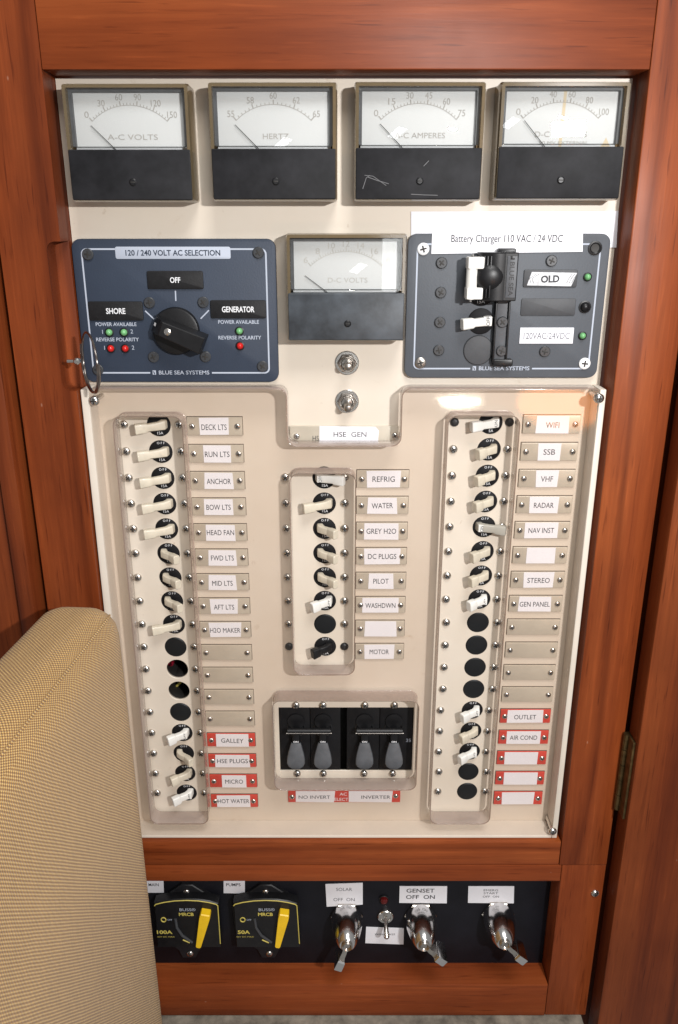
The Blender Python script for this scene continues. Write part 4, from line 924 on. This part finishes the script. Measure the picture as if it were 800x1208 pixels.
def key_switch(px, py, key_ang, label, keymat):
    """chrome ignition barrel with hex shoulder, hanging key"""
    x, z = P(px, py, 0.004); t = thing('key_switch', label, 'key switch', x, z, 0, 'chrome key switches'); t.scale = (1.2, 1.08, 1.2)
    b = NB(); lathe(b, 0, 0, [(0.0118, 0.0002), (0.0118, 0.0022), (0.0112, 0.0030), (0.0100, 0.0032)], 6); obj('nut', b, 'chrome_worn', t)
    b = NB(); lathe(b, 0, 0, [(0.0108, 0.002), (0.0110, 0.0060), (0.0108, 0.0125), (0.0098, 0.0175), (0.0082, 0.0235), (0.0058, 0.0290), (0.0050, 0.0298), (0.0034, 0.0299)], 28); br_ = obj('barrel', b, 'chrome', t)
    b = NB(); lathe(b, 0, 0, [(0.0040, 0.0290), (0.0040, 0.0312), (0.0034, 0.0318), (0.0026, 0.0312), (0.0020, 0.0304), (0.0006, 0.0304)], 20); obj('lock_face', b, 'chrome_worn', br_)
    a = R(key_ang); ux, uz = math.cos(a), math.sin(a)
    b = NB()
    def kq(s, v, d_): return Vector((ux * s - uz * v, -d_, uz * s + ux * v))
    # blade leaves the face, then the flat bow stands edge-on towards the viewer
    loft(b, [[kq(s, -h_, d0), kq(s, h_, d0), kq(s, h_, d1), kq(s, -h_, d1)] for s, h_, d0, d1 in ((0.0010, 0.0016, 0.026, 0.0300), (0.0050, 0.0016, 0.0268, 0.0325), (0.0080, 0.0017, 0.0250, 0.0330), (0.0100, 0.0020, 0.0240, 0.0345))])
    kb = obj('key', b, keymat, t)
    b = NB(); loft(b, [[kq(s, -h_, d0), kq(s, h_, d0), kq(s, h_, d1), kq(s, -h_, d1)] for s, h_, d0, d1 in ((0.0098, 0.0021, 0.0225, 0.0350), (0.0106, 0.0026, 0.0205, 0.0362), (0.0166, 0.0027, 0.0200, 0.0368), (0.0176, 0.0024, 0.0210, 0.0364))]); obj('key_bow', b, 'chrome', kb)
key_switch(409, 1083, -112, 'chrome key switch with its key pointing down under the SOLAR sticker', 'chrome_worn')
key_switch(496.5, 1083, -35, 'chrome key switch with its key turned aside under the GENSET sticker', 'chrome_worn')
key_switch(588, 1081, -38, 'chrome key switch with its key turned aside under the EMERG START sticker', 'chrome_worn')
# small chrome toggle + red lamp
x, z = P(455, 1082, 0.003); t = thing('toggle_switch', 'small chrome toggle switch with a hanging lever between the SOLAR and GENSET switches', 'switch', x, z, 0)
b = NB(); lathe(b, 0, 0, [(0.0068, 0.0002), (0.0068, 0.0030), (0.0062, 0.0036), (0.0044, 0.0036), (0.0040, 0.0026), (0.0010, 0.0026)], 24); obj('bushing', b, 'steel', t)
b = NB(); tube(b, [V(0, 0, 0.002), V(0, -0.0030, 0.0080), V(0.0002, -0.0075, 0.0160), V(0.0002, -0.0082, 0.0172), V(0.0002, -0.0085, 0.0178)], [0.0014, 0.0018, 0.0025, 0.0021, 0.0010], 14); obj('lever', b, 'steel', t)
x, z = P(453, 1062, 0.002); t = thing('indicator_lamp', 'small dark red indicator lamp above the chrome toggle switch', 'lamp', x, z, 0)
b = NB(); lathe(b, 0, 0, [(0.0042, 0.0002), (0.0042, 0.0014), (0.0036, 0.0018), (0.0034, 0.0012)], 18, True, False); obj('collar', b, 'black_plastic', t)
b = NB(); lathe(b, 0, 0, [(0.0034, 0.0004), (0.0034, 0.0024), (0.0026, 0.0040), (0.0012, 0.0048), (0.0003, 0.0049)], 18); obj('lens', b, 'led_dark_red', t)

# ================================================================== tan woven cushion in the foreground
def cushion():
    L, T, H = 0.40, 0.056, 0.62                        # along, thick, high
    rad = 0.0195
    t = thing('seat_cushion', 'tan woven fabric back cushion standing in front of the left wooden door', 'cushion', 0, 0, 0)
    bm = bmesh.new(); uvl = bm.loops.layers.uv.new('UVMap')
    nu, nt_, nh = 44, 14, 60
    hx, hy, hz = T / 2, L / 2, H / 2
    def shape(p):
        # rounded box with a soft crown on the big faces
        q = Vector((max(-hx + rad, min(hx - rad, p.x)), max(-hy + rad, min(hy - rad, p.y)), max(-hz + rad, min(hz - rad, p.z))))
        n = p - q
        if n.length > 1e-9:
            n2 = Vector((n.x / rad, n.y / rad, n.z / rad)); l = max(abs(n2.x), abs(n2.y), abs(n2.z)); s = n2.normalized() * l * rad
            out = q + s
        else: out = p.copy()
        cr = max(0, 1 - (p.y / hy) ** 2) * max(0, 1 - (p.z / hz) ** 4)
        out.x += (p.x / hx) * 0.006 * cr
        out.z += (p.z / hz) * 0.004 * max(0, 1 - (p.y / hy) ** 2) * max(0, 1 - (p.x / hx) ** 2)
        return out
    vc = {}
    def vert(p):
        k = (round(p.x, 6), round(p.y, 6), round(p.z, 6))
        if k not in vc: vc[k] = bm.verts.new(shape(p))
        return vc[k]
    def face(o, u, v, n1, n2, lu, lv, u0, v0):
        for i in range(n1):
            for j in range(n2):
                ps = [(i, j), (i + 1, j), (i + 1, j + 1), (i, j + 1)]
                f = bm.faces.new([vert(o + u * (a / n1) + v * (b / n2)) for a, b in ps])
                for lp2, (a, b) in zip(f.loops, ps): lp2[uvl].uv = (u0 + lu * a / n1, v0 + lv * b / n2)
    X, Y, Z = Vector((T, 0, 0)), Vector((0, L, 0)), Vector((0, 0, H)); o = Vector((-hx, -hy, -hz))
    face(o + X, Y, Z, nu, nh, L, H, 0, 0)               # broad face towards the cabin
    face(o + X + Y, -X, Z, nt_, nh, T, H, L, 0)         # end facing the panel
    face(o + Z, X, Y, nt_, nu, T, L, 1.0, 0)            # top band
    face(o, Y, Z, nu, nh, L, H, 2.0, 0)
    face(o, X, Z, nt_, nh, T, H, 3.0, 0)
    face(o, X, Y, nt_, nu, T, L, 4.0, 0)
    body = obj('cover', bm, 'woven_fabric', t)
    # seam along the top edge and down the end
    pts = []
    for k in range(60):
        y = -hy + L * k / 59; pts.append(shape(Vector((hx, y, hz))) + Vector((0.0002, 0, 0.0002)))
    b = bmesh.new(); ul = b.loops.layers.uv.new('UVMap'); tube(b, pts, 0.0007, 6)
    for f in b.faces:
        for lp2 in f.loops: lp2[ul].uv = (lp2.vert.co.y, lp2.vert.co.z + lp2.vert.co.x)
    obj('seam', b, 'woven_fabric', body)
    return t, (L, T, H)
cu_, (cL, cT, cH) = cushion()
CT = (-0.0195, 0.050, -0.1075)                            # x of broad face at the panel end, d of that end, z of the top edge
rz = R(-5.0); ry = R(-0.4)
cu_.rotation_euler = (0, ry, rz)
M = cu_.rotation_euler.to_matrix()
corner = M @ Vector((cT / 2, cL / 2, cH / 2))
cu_.location = V(CT[0], CT[2], CT[1]) - corner
